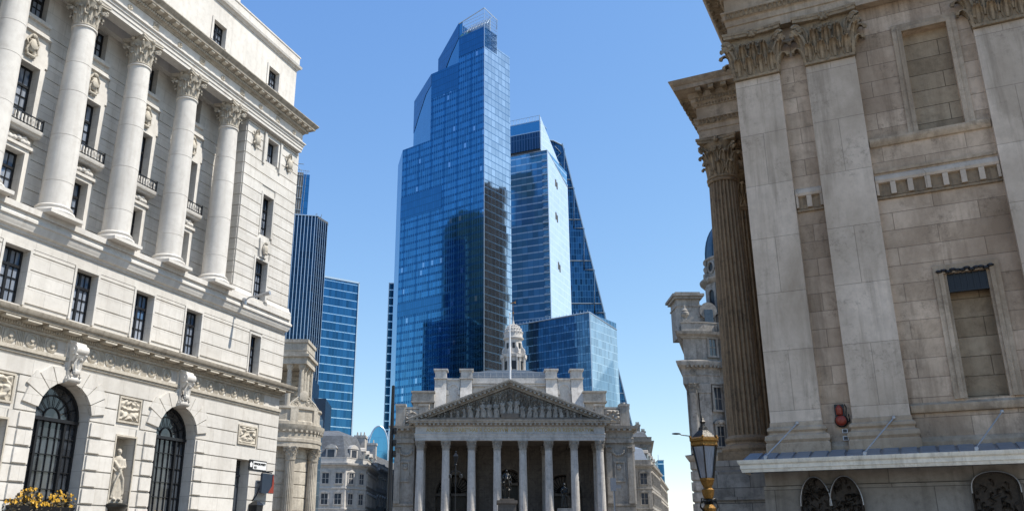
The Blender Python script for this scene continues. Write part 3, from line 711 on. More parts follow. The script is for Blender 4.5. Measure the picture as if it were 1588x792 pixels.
# main entablature
EZ = lambda pr: [(o_, 23.1+(z_-23.5)*.75) for o_, z_ in pr]
pathE = [(L0, -.42), (-.3, -.42), (-.3, 16)]
ep = [(0, 23.5), (.0, 23.72), (.04, 23.74), (.04, 23.95), (.09, 23.98), (.09, 24.12), (.17, 24.18), (.17, 24.26), (-.0, 24.3), (-.0, 25.05), (-.5, 25.05), (-.5, 23.5)]
MB().sweep(EZ(ep), pathE).build('architrave', 'bank_plain', bank)
cp = [(-.4, 25.0), (.05, 25.0), (.08, 25.1), (.16, 25.14), (.16, 25.3), (.26, 25.33), (.28, 25.42), (.36, 25.45), (.5, 25.5), (.52, 25.66), (.58, 25.72), (.66, 25.88), (.66, 25.94), (-.4, 26.06)]
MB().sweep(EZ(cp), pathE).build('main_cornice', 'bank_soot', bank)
m = MB(); x = -.05
for k in range(int(abs(L0)/.13)): m.box(-.08-k*.13-.075, -.08-k*.13, -.42-.24, -.42-.1, 24.35, 24.44)
x = -.1
while x > L0:
    m.prism([(-.42-.25, 24.46), (-.42-.46, 24.52), (-.42-.48, 24.6), (-.42-.2, 24.6)], 'x', x-.3, x-.06); x -= .52
m.build('modillions', 'bank_warm', bank)
m = MB()
x = -1.2; k = 0
while x > L0:
    if k % 2: m.carve(x-.18, x+.18, 23.8, 24.16, -.43, .1, seed=k, n=12)
    else: m.lathe([(.14, 0), (.14, .05), (.09, .08), (.04, .03), (.02, .1)], 14, mat=Matrix.Translation((x, -.42, 23.97)) @ Matrix.Rotation(R(90), 4, 'X'))
    x -= 1.62; k += 1
m.build('frieze_ornament', 'bank_warm', bank)
# attic
AT = [(c-.5, c+.5, 26.25, 27.45) for c in (-2.52, -7.42, -12.2, -17.1, -22)]
sk = MB(); skin(sk, L0, -.3, 24.9, 28.9, .35, AT, .35); sk.add([(-.3, .35, 24.9), (-.3, 15.8, 24.9), (-.3, 15.8, 28.9), (-.3, .35, 28.9)], [(0, 1, 2, 3)])
sk.add([(L0, .35, 29.4), (-.3, .35, 29.4), (-.3, 15.8, 29.4), (L0, 15.8, 29.4)], [(0, 1, 2, 3)])
for a, b, c, d in AT: sk.box(b, b+.14, .3, .35, c, d+.14); sk.box(a-.14, a, .3, .35, c, d+.14); sk.box(a, b, .3, .35, d, d+.14)
sk.build('attic_wall', 'bank_plain', bank)
for a, b, c, d in AT: window(bank, (a+b)/2, c, b-a, d-c, .65, rows=2)
MB().sweep([(-.3, 28.6), (.05, 28.6), (.1, 28.7), (.2, 28.75), (.24, 28.88), (.1, 28.92), (.1, 29.45), (.14, 29.47), (.14, 29.55), (-.3, 29.55)], [(L0, .35), (-.3, .35), (-.3, 15.8)]).build('parapet', 'bank_plain', bank)
m = MB(); m.box(L0, -5.6, .7, 12, 29.4, 31.0); m.box(L0, -5.5, .6, 12.1, 31.0, 31.2); m.build('roof_block', 'bank_plain', bank)

# ---- things on the bank's wall (world frame through a helper)
def onwall(name, label, cat, s, y, z, rz=0, group=None):
    x_, y_ = loc2(BP, BH, s, y); return thing(name, label, cat, (x_, y_, z), HZ(BH)+rz, group)
fl_ = onwall('floodlight', 'slender grey lamp arm sticking out from the ledge above the top right mezzanine window', 'floodlight', -4.35, -.5, 13.0)
m = MB(); m.box(-.09, .09, -.05, .1, 0, .32); m.tube([(0, -.03, .22), (.0, -.25, .36), (.05, -.65, .38)], .04, 6); m.build('bracket', 'steel', fl_)
m = MB(); m.tube([(.05, -.6, .37), (.12, -1.35, .5)], .07, 8, r2=.11); m.build('lamp_head', 'steel', fl_)
sg_ = onwall('street_sign', 'white street name plate fixed on the corner pier of the pale bank', 'sign', -1.55, -.09, 5.17)
m = MB(); m.box(-.72, .72, 0, .05, 0, .5); m.build('frame', 'iron', sg_)
m = MB(); m.box(-.42, .68, -.012, -.002, .06, .44); m.build('plate', 'white', sg_)
m = MB(); m.prism([(-.66, .14), (-.5, .14), (-.47, .3), (-.58, .4), (-.69, .3)], 'y', -.012, -.002); m.build('shield', 'white', sg_)
def text(name, body, size, mat, parent, loc, rx=R(90), bold=.0, align='CENTER', width=None, spacing=1.0):
    cu = bpy.data.curves.new(name, 'FONT'); cu.body = body; cu.size = size; cu.align_x = align; cu.extrude = .008; cu.offset = bold; cu.space_character = spacing
    to = bpy.data.objects.new(name, cu); COL.objects.link(to); bpy.context.view_layer.update()
    me = bpy.data.meshes.new_from_object(to.evaluated_get(bpy.context.evaluated_depsgraph_get())); bpy.data.objects.remove(to)
    me.materials.clear(); me.materials.append(M[mat]); o = bpy.data.objects.new(name, me); COL.objects.link(o); o.location = loc; o.rotation_euler = (rx, 0, 0)
    if width:
        w_ = max(v.co.x for v in me.vertices)-min(v.co.x for v in me.vertices); k = width/w_; o.scale = (k, 1, 1)
    if parent: o.parent = parent
    return o
text('lettering', 'PRINCES STREET', .13, 'iron', sg_, (.13, -.022, .28), bold=.004, width=.98)
text('lettering', 'EC2', .12, 'iron', sg_, (-.24, -.022, .11), bold=.004)
hs = onwall('hanging_sign', 'dark hanging sign board with a red corner below the street name plate', 'sign', -1.05, -.35, 4.1)
m = MB(); m.box(-.5, .5, -.06, .06, 0, .95); m.build('board', 'navy', hs)
m = MB(); m.prism([(.06, .02), (.5, .02), (.5, .6), (.42, .9), (.36, .9), (.34, .35)], 'y', -.08, -.06); m.build('emblem', 'red', hs)
m = MB(); m.tube([(0, .35, 1.05), (0, -.3, 1.05)], .035, 6); m.tube([(-.35, 0, 1.0), (.35, 0, 1.0)], .03, 6); m.tube([(-.4, .06, .5), (-.4, .35, .5)], .03, 6); m.build('bracket', 'iron', hs)
bl = onwall('wall_lantern', 'black box lantern low on the corner pier beside the door', 'lamp', -1.75, -.3, 2.75)
m = MB(); m.frust((0, 0), .22, .2, 0, .26, .24, .75); m.frust((0, 0), .3, .28, .75, .1, .1, .95); m.build('housing', 'iron', bl)
m = MB(); m.tube([(0, .3, .9), (.1, .1, 1.25), (.35, 0, 1.9)], .04, 6); m.tube([(0, .32, .4), (0, .1, .4)], .05, 6); m.build('bracket', 'iron', bl)
# pennant-like black rod on the right of the sign
# statue in the niche
def robed(mb, h=2.0, lean=0, arm=1, seed=0):
    """standing draped figure: robe with folds, shoulders, arms, neck, head"""
    rng = random.Random(seed); n = 26; prof = [(.27, 0), (.29, .06), (.25, .25), (.21, .45), (.19, .55), (.2, .62), (.17, .7), (.19, .78), (.14, .83), (.06, .86), (.05, .88)]
    vs = []
    for k, (r, z) in enumerate(prof):
        for i in range(n):
            a = 2*math.pi*i/n; f = 1+.16*math.sin(a*7+z*5+seed)*max(0, 1-z*1.1)+.05*math.sin(a*11-z*9)
            vs.append((r*f*1.05*math.cos(a)*h/2+lean*z*.1, r*f*.8*math.sin(a)*h/2, z*h))
    fs = [(k*n+i, k*n+(i+1) % n, (k+1)*n+(i+1) % n, (k+1)*n+i) for k in range(len(prof)-1) for i in range(n)]+[list(range(n))[::-1], [(len(prof)-1)*n+i for i in range(n)]]
    mb.add(vs, fs); q = h/2
    mb.ball((lean*.1, -.02*q, .93*h), (.085*q, .1*q, .125*q), 12, 9); mb.tube([(lean*.09, 0, .82*h), (lean*.1, 0, .9*h)], .055*q, 8)
    mb.ball((lean*.1, .03*q, .955*h), (.1*q, .1*q, .09*q), 10, 7); mb.ball((lean*.1, -.12*q, .925*h), (.018*q, .03*q, .03*q), 6, 5)
    for sg in (-1, 1):
        S = Vector((sg*.2*q, 0, .8*h)); 
        E_ = Vector((sg*.27*q, -.06*q, .64*h)); W_ = Vector(((.02 if sg*arm > 0 else -.16)*q*1.0, -.24*q, (.62 if sg*arm > 0 else .56)*h))
        mb.tube([S, E_], .075*q, 8, r2=.06*q); mb.tube([E_, W_], .055*q, 8, r2=.035*q); mb.ball(tuple(W_), .045*q, 7, 5)
    mb.tube([(-.2*q, -.1*q, .75*h), (0, -.2*q, .6*h), (.2*q, -.17*q, .4*h), (.26*q, -.1*q, .12*h)], .06*q, 7)
    mb.tube([(.2*q, -.08*q, .78*h), (.05*q, -.2*q, .55*h), (-.12*q, -.22*q, .3*h), (-.2*q, -.18*q, .05*h)], .045*q, 7)
    return mb
x_, y_ = loc2(BP, BH, -10.75, .12)
st = MB(); robed(st, 2.05, seed=2); st.box(-.28, .28, -.25, .25, -.1, .03)
for sg in (-1, 1): st.ball((sg*.1, -.27, .05), (.07, .13, .06), 8, 5)
ni = st.build('niche_statue', 'bank_warm', None, (x_, y_, 3.33), HZ(BH)+R(-25), remesh=.022)
tag(ni, 'pale stone statue of a robed figure standing in the niche between the two arched windows', 'statue')
st = MB(); st.lathe([(.1, -.75), (.2, -.55), (.3, -.25), (.5, -.1), (.58, 0), (.58, .08), (.5, .13), (.1, .13)], 24); st.box(-.35, .35, -.1, .3, -.3, .05)
corb = st.build('statue_corbel', 'bronze', None, (x_, y_, 3.1), HZ(BH)); tag(corb, 'dark rounded corbel shelf carrying the robed statue in the niche', 'pedestal')
# flower troughs below the two arched windows
def trough(s, label, sc_=1.0, z=2.55, wd=1.15):
    t = onwall('flower_trough', label, 'planter', s, -.25, z, group='flower troughs under the arched windows')
    m = MB(); m.frust((0, 0), wd*.85, .2, 0, wd, .28, .42); m.build('box', 'iron', t)
    rng = random.Random(int(s*10)); f = MB(); g = MB()
    for i in range(300):
        x = rng.uniform(-wd, wd); y = rng.uniform(-.3, .3); hh = .42+.5*sc_*rng.random()*(.6+.4*math.sin(x*4+s)); c = Vector((x, y-.05*hh, hh)); r = rng.uniform(.03, .075)
        if rng.random() < .6:
            for k in range(5):
                a = k*1.256+rng.random(); d = Vector((math.cos(a), rng.uniform(-.6, .6), math.sin(a)))*r; e = Vector((-d.z, d.y*.3, d.x))*.5; f.add([c, c+d*.6+e, c+d*1.2, c+d*.6-e], [(0, 1, 2, 3)])
        for k in range(3):
            a = rng.random()*6.3; d = Vector((math.cos(a), rng.uniform(-.7, .7), abs(math.sin(a))))*r*1.6; e = Vector((-d.z, .1, d.x))*.4; q = c-Vector((0, -.05, rng.random()*.35)); g.add([q, q+d*.6+e, q+d*1.3, q+d*.6-e], [(0, 1, 2, 3)])
    f.build('blossoms', 'flower', t, kind='stuff'); g.build('foliage', 'leafm', t, kind='stuff'); return t
trough(-14.6, 'long trough of orange-yellow flowers in front of the large left arched window', 1.25, 2.55, 1.35)
trough(-8.0, 'low trough of yellow flowers just showing under the smaller right arched window', .9, 2.1, .9)
# ================================================ the temple-fronted exchange, centre
EP, EH = (-9.65, 127.18), 90.0
ex = thing('exchange_building', 'grey stone exchange with an eight-column portico and sculpted pediment in the centre', 'building', (*EP, 0), HZ(EH))
SP = 26.35/7; ex.scale = (.987, 1, 1)
m = MB(); m.box(-3.9, 31.4, 9.5, 60, 0, 20.5); m.box(1.5, 24.9, 11.0, 58, 20, 25.9); m.box(-.9, 27.3, 10.5, 58, 20, 24)
m.build('core', 're', ex)
m = MB(); m.box(-4.2, 31.6, -3, 60, -.1, 1.2)
for k in range(8): m.box(-4.2, 31.6, -3-.4*(8-k), -3-.4*(7-k)+.01, -.1, 1.2-.15*(8-k)+.0)
m.box(-1.4, 27.8, -1.2, 9, 1.2, 3.0); m.build('podium', 're', ex)
r0 = .62
sh = MB(); sh.box(-.85, .85, -.85, .85, 0, .3); sh.lathe([(.84, .3), (.88, .4), (.84, .5), (.7, .55), (.74, .65), (.66, .75)], 28); sh.fluted(.62, .52, .75, 11.4, fl=20, seg=4, rows=6, depth=.05); sh.lathe([(.55, 11.4), (.57, 11.44), (.55, 11.5)], 24)
cap = capital_mb(.53, 1.4, lobes=False)
c0 = sh.build('column', 're_pale', ex, (0, 0, 3.0)); cap.build('capital', 're', c0, (0, 0, 11.5))
for i in range(1, 8): dup(c0, ex, (SP*i, 0, 3.0))
for i in (0, 7): dup(c0, ex, (SP*i, 4.0, 3.0))
for i in (2, 5): dup(c0, ex, (SP*i, 7.4, 3.0))
# portico back wall with three arches and coffered ceiling
bw = MB(); ops = [(SP*.5-.0, SP*1.5+1.9, 3, 11.8, 'arch'), (SP*3-.2, SP*4+.2, 3, 12.6, 'arch'), (SP*5.5-1.9, SP*6.5, 3, 11.8, 'arch')]
skin(bw, -4, 31.4, 1, 16, 8.4, ops, 1.0); bw.box(-4, 31.4, 9.3, 9.6, 1, 16)
for o in ops:
    r = (o[1]-o[0])/2; cx = (o[0]+o[1])/2
    for i in range(20):
        A = [(cx-q*math.cos(math.pi*k/20), o[3]-r+q*math.sin(math.pi*k/20)) for k in (i, i+1) for q in (r, r+.45)]
        bw.prism([A[0], A[1], A[3], A[2]], 'y', 8.2, 8.4)
    bw.box(o[0]-.45, o[1]+.45, 8.15, 8.4, o[3]-r-.35, o[3]-r)
    bw.box(cx-.35, cx+.35, 8.05, 8.4, o[3]-.1, o[3]+.9)
for i in range(8): x = SP*i; bw.box(x-.5, x+.5, 8.15, 8.4, 3, 15); bw.box(x-.62, x+.62, 8.05, 8.4, 14.3, 15.3)
bw.box(-1, 27.4, -.0, 9, 15.95, 16.2)
for i in range(8): bw.box(SP*i-.4, SP*i+.4, .4, 8.3, 15.6, 15.96)
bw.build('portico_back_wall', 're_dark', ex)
dr = MB()
for o in ops:
    cx = (o[0]+o[1])/2; z = o[3]-(o[1]-o[0])/2; dr.box(o[0]+.2, o[1]-.2, 9.1, 9.2, 3, z-.4)
    for i in range(16):
        a = math.pi*i/15; rr = (o[1]-o[0])/2-.25; dr.tube([(cx, 9.1, z), (cx+rr*math.cos(a), 9.1, z+rr*math.sin(a))], .05, 4)
    for rr in (.5, 1.0, (o[1]-o[0])/2-.25): dr.tube([(cx+rr*math.cos(math.pi*i/20), 9.1, z+rr*math.sin(math.pi*i/20)) for i in range(21)], .07, 5)
dr.build('gate', 'bronze', ex)
# wings
wg = MB()
for x0, x1, side in ((-3.9, -.95, -1), (27.3, 31.4, 1)):
    wg.box(x0, x1, 1.2, 9.5, 1, 15.7)
    for z in (3.2, 4.4, 5.6): wg.box(x0-.03, x1+.03, 1.14, 9, z, z+1.1)
    wg.box(x0, x1, 1.0, 1.2, 6.9, 7.2)
    mx = (x0+x1)/2; wg.box(mx-.75, mx+.75, 1.02, 1.2, 10.2, 10.4); wg.box(mx-.75, mx-.6, 1.02, 1.2, 10.4, 12.9); wg.box(mx+.6, mx+.75, 1.02, 1.2, 10.4, 12.9); wg.box(mx-.8, mx+.8, .98, 1.2, 12.9, 13.1)
    for xx in (x0+.1, x1-.9) if side > 0 else (x0+.1,):
        wg.box(xx, xx+.8, .85, 1.2, 7.2, 15.2); wg.box(xx-.06, xx+.86, .78, 1.2, 7.2, 7.6)
wg.build('wing_wall', 're', ex)
m = MB()
for mx in (-2.2, 29.2):
    for k in range(9): a = math.pi*k/8; m.ball((mx+.85*math.cos(a), 1.02, 14.55-.55*math.sin(a)), (.2, .16, .2), 7, 5)
    m.ball((mx, 1.05, 12.3), (.35, .16, .4), 8, 6)
for xx in (-3.4, 27.9, 30.95): 
    for k in range(3): m.leaf((xx-.25+.25*k, .84, 14.3), (0, -1, 0), .35, .85, .35)
m.build('swag', 're', ex)
we = [(0, 15.7), (.1, 15.7), (.1, 16.3), (.18, 16.35), (.05, 16.45), (.05, 17.3), (.2, 17.4), (.25, 17.6), (.75, 17.7), (.85, 17.95), (.9, 18.1), (-.5, 18.2), (-.5, 15.7)]
MB().sweep(we, [(-3.9, 40), (-3.9, .95), (-.9, .95)]).sweep(we, [(27.3, .95), (31.4, .95), (31.4, 58)]).build('wing_entablature', 're', ex)
m = MB(); y = 1.4
while y < 56: m.box(31.75, 32.2, y, y+.45, 17.35, 17.68); y += .9
for x in [27.4+.85*i for i in range(5)]+[-3.8+.85*i for i in range(4)]: m.box(x, x+.4, .15, .7, 17.4, 17.68)
m.build('modillions', 're', ex)
# side elevation (right), lit by the sun: engaged pilasters
m = MB(); y = 2.0
while y < 55: m.box(31.38, 31.75, y, y+1.0, 7.2, 14.6); m.box(31.38, 31.85, y-.1, y+1.1, 14.6, 15.6); y += 5.4
for z in (2.2, 3.4, 4.6, 5.8): m.box(31.3, 31.5, 1.2, 55, z, z+1.1)
m.build('side_pilasters', 're_pale', ex)
# parapets over the wings with carved crests
m = MB()
for x0, x1 in ((-3.9, 1.0), (26.0, 31.2)):
    m.box(x0, x1, 1.6, 2.4, 18.1, 20.7); m.box(x0-.1, x1+.1, 1.45, 2.5, 20.7, 21.0); m.box(x0-.1, x1+.1, 1.45, 2.5, 18.15, 18.5)
    for x in (x0+.0, x1-1.4): m.box(x, x+1.4, 1.35, 2.6, 18.1, 21.1); m.box(x-.1, x+1.5, 1.25, 2.7, 21.1, 21.45)
m.box(30.0, 31.2, 2, 50, 18.1, 20.6)
m.build('wing_parapet', 're', ex)
m = MB()
for cx in (-1.4, 28.7): m.carve(cx-1.1, cx+1.1, 18.7, 20.6, 1.5, .4, seed=11+cx, n=22)
m.build('crest_relief', 're', ex)
y = 3.5; u0 = None
while y < 40:
    if u0 is None: m = MB(); m.lathe([(.3, 0), (.3, .15), (.12, .25), (.38, .7), (.38, .95), (.2, 1.15), (.1, 1.4)], 12); u0 = m.build('finial', 're', ex, (30.8, y, 20.6))
    else: dup(u0, ex, (30.8, y, 20.6))
    y += 5
# entablature and pediment of the portico
PE = [(-.75, 9), (-.75, -.62), (27.1, -.62), (27.1, 9)]
en = [(0, 15.9), (0, 16.3), (.06, 16.32), (.06, 16.7), (.14, 16.75), (.14, 16.85), (0, 16.9), (0, 17.9), (-.8, 17.9), (-.8, 15.9)]
MB().sweep(en, PE).build('entablature', 're_pale', ex)
co = [(-.2, 17.9), (.1, 17.9), (.14, 18.05), (.3, 18.1), (.3, 18.25), (.75, 18.3), (.78, 18.5), (.9, 18.6), (.95, 18.8), (-.2, 18.85)]
MB().sweep(co, PE).build('cornice', 're', ex)
m = MB()
for i in range(44): x = -.7+i*.645; m.box(x, x+.3, -1.3, -.8, 18.0, 18.29)
m.build('modillions', 're', ex)
apx, apz = 13.18, 24.45
sl = (apz-18.82)/(apx+1.7)
m = MB()
for sg in (-1, 1):
    x0 = -1.7 if sg < 0 else 28.05
    d = Vector((apx-x0, 0, apz-18.85))
    def rk(t, o_): return (x0+d.x*t, 18.82+(apz-18.82)*t+o_)
    for (y0, y1, a, b) in ((-1.55, 9, -.0, .22), (-1.4, 9, -.22, 0), (-.95, 9, -.5, -.22), (-.72, -.3, -.8, -.5)):
        m.prism([rk(0, a), rk(1, a), rk(1, b), rk(0, b)], 'y', y0, y1)
m.build('raking_cornice', 're', ex)
m = MB()
for sg in (-1, 1):
    x0 = -1.7 if sg < 0 else 28.05
    for i in range(1, 24):
        t = i/24; x = x0+(apx-x0)*t; z = 18.82+(apz-18.82)*t; m.box(x-.16, x+.16, -1.35, -.9, z-.52, z-.24)
m.build('rake_modillions', 're', ex)
m = MB(); m.prism([(-.2, 18.84), (26.5, 18.84), (apx, apz-.5)], 'y', -.28, 8.5); m.box(1, 25.4, -.9, -.25, 18.85, 19.15); m.box(11.9, 14.5, -.95, -.25, 19.1, 19.75)
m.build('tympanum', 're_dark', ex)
m = MB()
for i in range(46):
    x = 2.4+i*.478; hm = (apz-.75-19.2-abs(x+.24-apx)*sl)*.95
    if hm > .35: m.carve(x, x+.478, 19.15, 19.15+hm, -.3, .55, seed=i*1.3, n=7, sym=False)
m.build('relief_ground', 're', ex)
rng = random.Random(5)
for i in range(23):
    x = 2.6+i*.96; hmax = (apz-.6-19.2-abs(x-apx)*sl)*.92
    base = 19.75 if abs(x-apx) < 1 else 19.15
    h = min(hmax-(base-19.15), 2.35)*rng.uniform(.72, 1.0)*(1 if i != 11 else 1.12)
    if h < .5: continue
    q = MB(); robed(q, h, lean=rng.uniform(-1, 1), arm=rng.choice((-1, 1)), seed=i)
    lie = h < 1.2
    mt = Matrix.Translation((x, -.55, base)) @ Matrix.Rotation(rng.uniform(-.15, .15), 4, 'Y') @ Matrix.Scale(1.25, 4, (1, 0, 0))
    m = MB(); m.add(q.v, q.f, mt); m.build('pediment_figure', 're', ex)
text('inscription', 'ANNO XIII ELIZABETHAE R CONDITVM  ANNO VIII VICTORIAE R RESTAVRATVM', .72, 'gilt_letters', ex, (apx, -.632, 17.12), bold=.012, width=24.6)
# attic: four battered buttresses with scroll-capped tops, walls between, shoulders
def batter(cx, w_):
    b = MB(); y0 = 10.0; zt = 26.9
    prof = [(y0-2.3, 19.2), (y0-2.1, 21.0), (y0-1.5, 22.8), (y0-.75, 24.6), (y0-.35, 25.6), (y0-.35, zt-.1), (y0+1.5, zt-.1), (y0+1.5, 19.2)]
    b.prism(prof, 'x', cx-w_/2, cx+w_/2); b.box(cx-w_/2-.12, cx+w_/2+.12, y0-.6, y0+1.6, zt-.2, zt+.0)
    b.box(cx-w_/2+.05, cx+w_/2-.05, y0-.5, y0+1.5, zt, zt+1.15); b.lathe([(w_/2+.05, 0), (w_/2+.2, .1), (w_/2+.2, .25), (w_/2, .3)], 4, mat=Matrix.Translation((cx, y0+.5, zt+1.15)) @ Matrix.Rotation(R(45), 4, 'Z'))
    b.box(cx-w_/2-.2, cx+w_/2+.2, y0-.7, y0+1.7, zt+1.15, zt+1.4)
    return b
ats = [2.7-.4, 6.8-.35, 19.95+.3, 24.1+.25]
for cx in ats: batter(cx, 1.9).build('buttress', 're_pale', ex)
m = MB()
for a, b in ((ats[0], ats[1]), (ats[2], ats[3])):
    m.box(a+1, b-1, 9.8, 11, 19.5, 26.8); mx = (a+b)/2
    for i in range(12):
        A = [(mx-q*math.cos(math.pi*k/12), 25.0+q*math.sin(math.pi*k/12)) for k in (i, i+1) for q in (.75, .95)]; m.prism([A[0], A[1], A[3], A[2]], 'y', 9.68, 9.8)
    m.box(a+1, b-1, 9.6, 11, 26.5, 26.8); m.box(mx-1.1, mx-.7, 9.6, 9.8, 24.2, 24.9); m.box(mx+.7, mx+1.1, 9.6, 9.8, 24.2, 24.9)
m.box(ats[1]+1, ats[2]-1, 10.4, 11.4, 19.5, 25.6); m.box(ats[1]+1, ats[2]-1, 10.0, 11.6, 25.6, 26.9); m.box(ats[1]+1, ats[2]-1, 9.8, 11.8, 26.0, 26.15)
for x in (9.5, 12, 14.5, 17): m.box(x, x+.9, 10.2, 10.4, 20, 25.6)
m.build('attic_wall', 're_pale', ex)
m = MB()
for x0, x1 in ((-2.0, 1.2), (25.4, 28.6)):
    m.box(x0, x1, 8.6, 30, 19.5, 22.9); m.box(x0-.15, x1+.15, 8.3, 30.2, 22.9, 24.3); m.box(x0-.3, x1+.3, 8.1, 30.4, 24.3, 24.55); m.box(x0-.3, x1+.3, 8.15, 30, 22.75, 22.95)
    for k in range(9): yy = 11+k*2.1; m.box(x1+.1 if x0 > 0 else x0-.5, x1+.5 if x0 > 0 else x0-.1, yy, yy+.9, 23.5, 24.2)
m.box(26, 28.9, 8.3, 9.3, 20.6, 21.3)
m.build('attic_shoulder', 're', ex)
# glazed roof behind the attic
m = MB(); m.prism([(5.8, 27.0), (21.0, 27.0), (19.6, 28.2), (16.5, 28.75), (10, 28.75), (7.0, 28.2)], 'y', 13, 50)
m.build('glazed_roof', 'lead', ex)
m = MB()
for x in range(15): xx = 6.4+x; m.tube([(xx, 11.8, 26.9), (xx, 11.8, 28.2)], .035, 4)
m.box(6.2, 20.6, 11.75, 11.85, 28.15, 28.22); m.box(6.2, 20.6, 11.75, 11.85, 27.5, 27.54); m.build('roof_railing', 'steel', ex)
# chimneys of panes: flagpole
xw, yw = loc2(EP, EH, 13.15, .6)
fp = MB(); fp.lathe([(.13, 24.3), (.12, 30), (.07, 35.0), (.0, 35.02)], 10); fp.ball((0, 0, 35.1), .16, 8, 6); fp.box(-.22, .22, -.22, .22, 24.2, 24.7)
tag(fp.build('flagpole', 'white', None, (xw, yw, 0)), 'thin white flagpole rising from the apex of the pediment', 'flagpole')
# bell tower behind
tx, ty = 4.72, 150
tw_s = .92
tw = thing('clock_turret', 'round pale stone bell turret with a ribbed dome and golden weathervane behind the pediment', 'tower', (tx, ty, 0), HZ(EH))
tw.scale = (.92, .92, 1)
m = MB(); m.box(-3, 3, -3, 3, 24, 29.4); m.lathe([(2.15, 29.2), (2.15, 30.2), (1.95, 30.3), (1.95, 32.7), (2.3, 32.8), (2.45, 33.1), (2.5, 33.25), (2.0, 33.4), (1.65, 33.5), (1.6, 36.0), (1.5, 36.1)], 32)
m.build('drum', 're_pale', tw)
m = MB()
for k in range(8):
    a = R(22.5+45*k); q = Matrix.Rotation(a, 4, 'Z')
    m.lathe([(.2, 29.9), (.2, 30.1), (.14, 30.15), (.13, 32.2), (.22, 32.6)], 10, mat=q @ Matrix.Translation((2.2, .28, 0)))
    m.lathe([(.2, 29.9), (.2, 30.1), (.14, 30.15), (.13, 32.2), (.22, 32.6)], 10, mat=q @ Matrix.Translation((2.2, -.28, 0)))
    m.box(1.7, 2.55, -.5, .5, 32.6, 33.1, q); m.prism([(1.6, 33.4), (2.4, 33.4), (2.2, 33.9), (1.8, 34.5), (1.65, 35.4)], 'y', -.16, .16, q)
    m.tube([q @ Vector((2.3, 0, 33.7)), q @ Vector((2.1, 0, 34.2)), q @ Vector((1.75, 0, 34.5))], .16, 6)
m.lathe([(1.75, 36.0), (1.95, 36.1), (2.0, 36.3), (1.8, 36.4), (1.75, 36.9)], 32); m.build('colonnade', 're_pale', tw)
m = MB(); m.lathe([(1.75*math.cos(R(a)), 36.9+1.95*math.sin(R(a))) for a in range(0, 88, 7)], 32)
for k in range(16):
    a = 2*math.pi*k/16; m.tube([(1.77*math.cos(R(b))*math.cos(a), 1.77*math.cos(R(b))*math.sin(a), 36.9+1.98*math.sin(R(b))) for b in range(0, 86, 9)], .06, 5)
for j in range(4):
    b = R(12+18*j)
    for k in range(16): a = 2*math.pi*(k+.5)/16; m.ball((1.77*math.cos(b)*math.cos(a), 1.77*math.cos(b)*math.sin(a), 36.9+1.97*math.sin(b)), .17*math.cos(b)+.04, 6, 4)
m.lathe([(.35, 38.7), (.4, 38.9), (.22, 39.0), (.2, 39.3), (.06, 39.7), (.05, 40.4)], 12); m.build('dome', 're_pale', tw)
m = MB()
for k in range(8): a = R(45*k); q = Matrix.Rotation(a, 4, 'Z'); m.box(1.5, 2.02 if k % 2 else 1.99, -.42, .42, 30.5, 32.0, q); m.box(1.3, 1.66, -.25, .25, 34.3, 35.3, q)
m.build('louvre', 'iron', tw)
m = MB(); m.tube([(0, 0, 40), (0, 0, 42.6)], .045, 6); m.ball((0, 0, 41.0), .2, 8, 6); m.tube([(-.5, 0, 42.7), (-.2, 0, 42.85), (.25, 0, 42.95), (.5, 0, 42.8)], .11, 6); m.tube([(.25, 0, 42.9), (.5, 0, 43.3)], .06, 5)
m.build('weathervane', 'gold', tw)
# equestrian statue before the portico
def px_at(x, y, Y):   # picture direction to a point at distance Y (used to read positions off image pixels)
    F, P = 1335., R(18.5); a, b = x-755, 396-y; f = F*math.cos(P)-b*math.sin(P); u = F*math.sin(P)+b*math.cos(P); return (a/f*Y, Y, 1.7+u/f*Y)
SX, SY, SZ = px_at(786, 773, 101)
q = MB()
# horse facing the camera (-y), standing; z=0 at hooves
q.ball((0, .25, 1.62), (.36, .95, .42), 16, 10); q.ball((0, -.55, 1.66), (.34, .42, .44), 14, 10); q.ball((0, 1.0, 1.7), (.37, .45, .42), 14, 10)
q.tube([(0, -.6, 1.75), (0, -.95, 2.1), (0, -1.15, 2.42)], .3, 12, r2=.17)
q.tube([(0, -1.08, 2.45), (.0, -1.4, 2.25), (0, -1.62, 2.02)], .17, 10, r2=.09)
for sg in (-1, 1): q.tube([(sg*.07, -1.1, 2.5), (sg*.1, -1.08, 2.72)], .05, 6, r2=.015)
for sg, yy, f in ((-1, -.55, 0), (1, -.55, .18), (-1, 1.05, .1), (1, 1.05, 0)):
    if yy < 0: q.tube([(sg*.2, yy, 1.5), (sg*.21, yy-f, .9), (sg*.2, yy+.02, .42), (sg*.2, yy+.03, .12)], .15, 8, r2=.065)
    else: q.tube([(sg*.22, yy, 1.6), (sg*.25, yy-.15, 1.1), (sg*.22, yy+.22, .68), (sg*.21, yy+.1, .12)], .22, 8, r2=.065)
    q.tube([(sg*(.2 if yy < 0 else .21), yy+.03 if yy < 0 else yy+.08, .12), (sg*.2, yy-.02 if yy < 0 else yy+.04, 0)], .075, 8, r2=.1)
q.tube([(0, 1.4, 1.85), (0, 1.6, 1.6), (0, 1.62, .9)], .1, 8, r2=.04)
hs_ = q.build('horse_statue', 'bronze', None, (SX, SY, SZ), 0, remesh=.035)
tag(hs_, 'dark bronze horse and rider statue before the central columns of the portico', 'statue')
q = MB()
q.tube([(0, .2, 2.0), (0, .16, 2.35), (0, .12, 2.65)], .22, 12, r2=.27); q.ball((0, .12, 2.68), (.33, .18, .15), 12, 8); q.tube([(0, .12, 2.75), (0, .08, 2.93)], .085, 8)
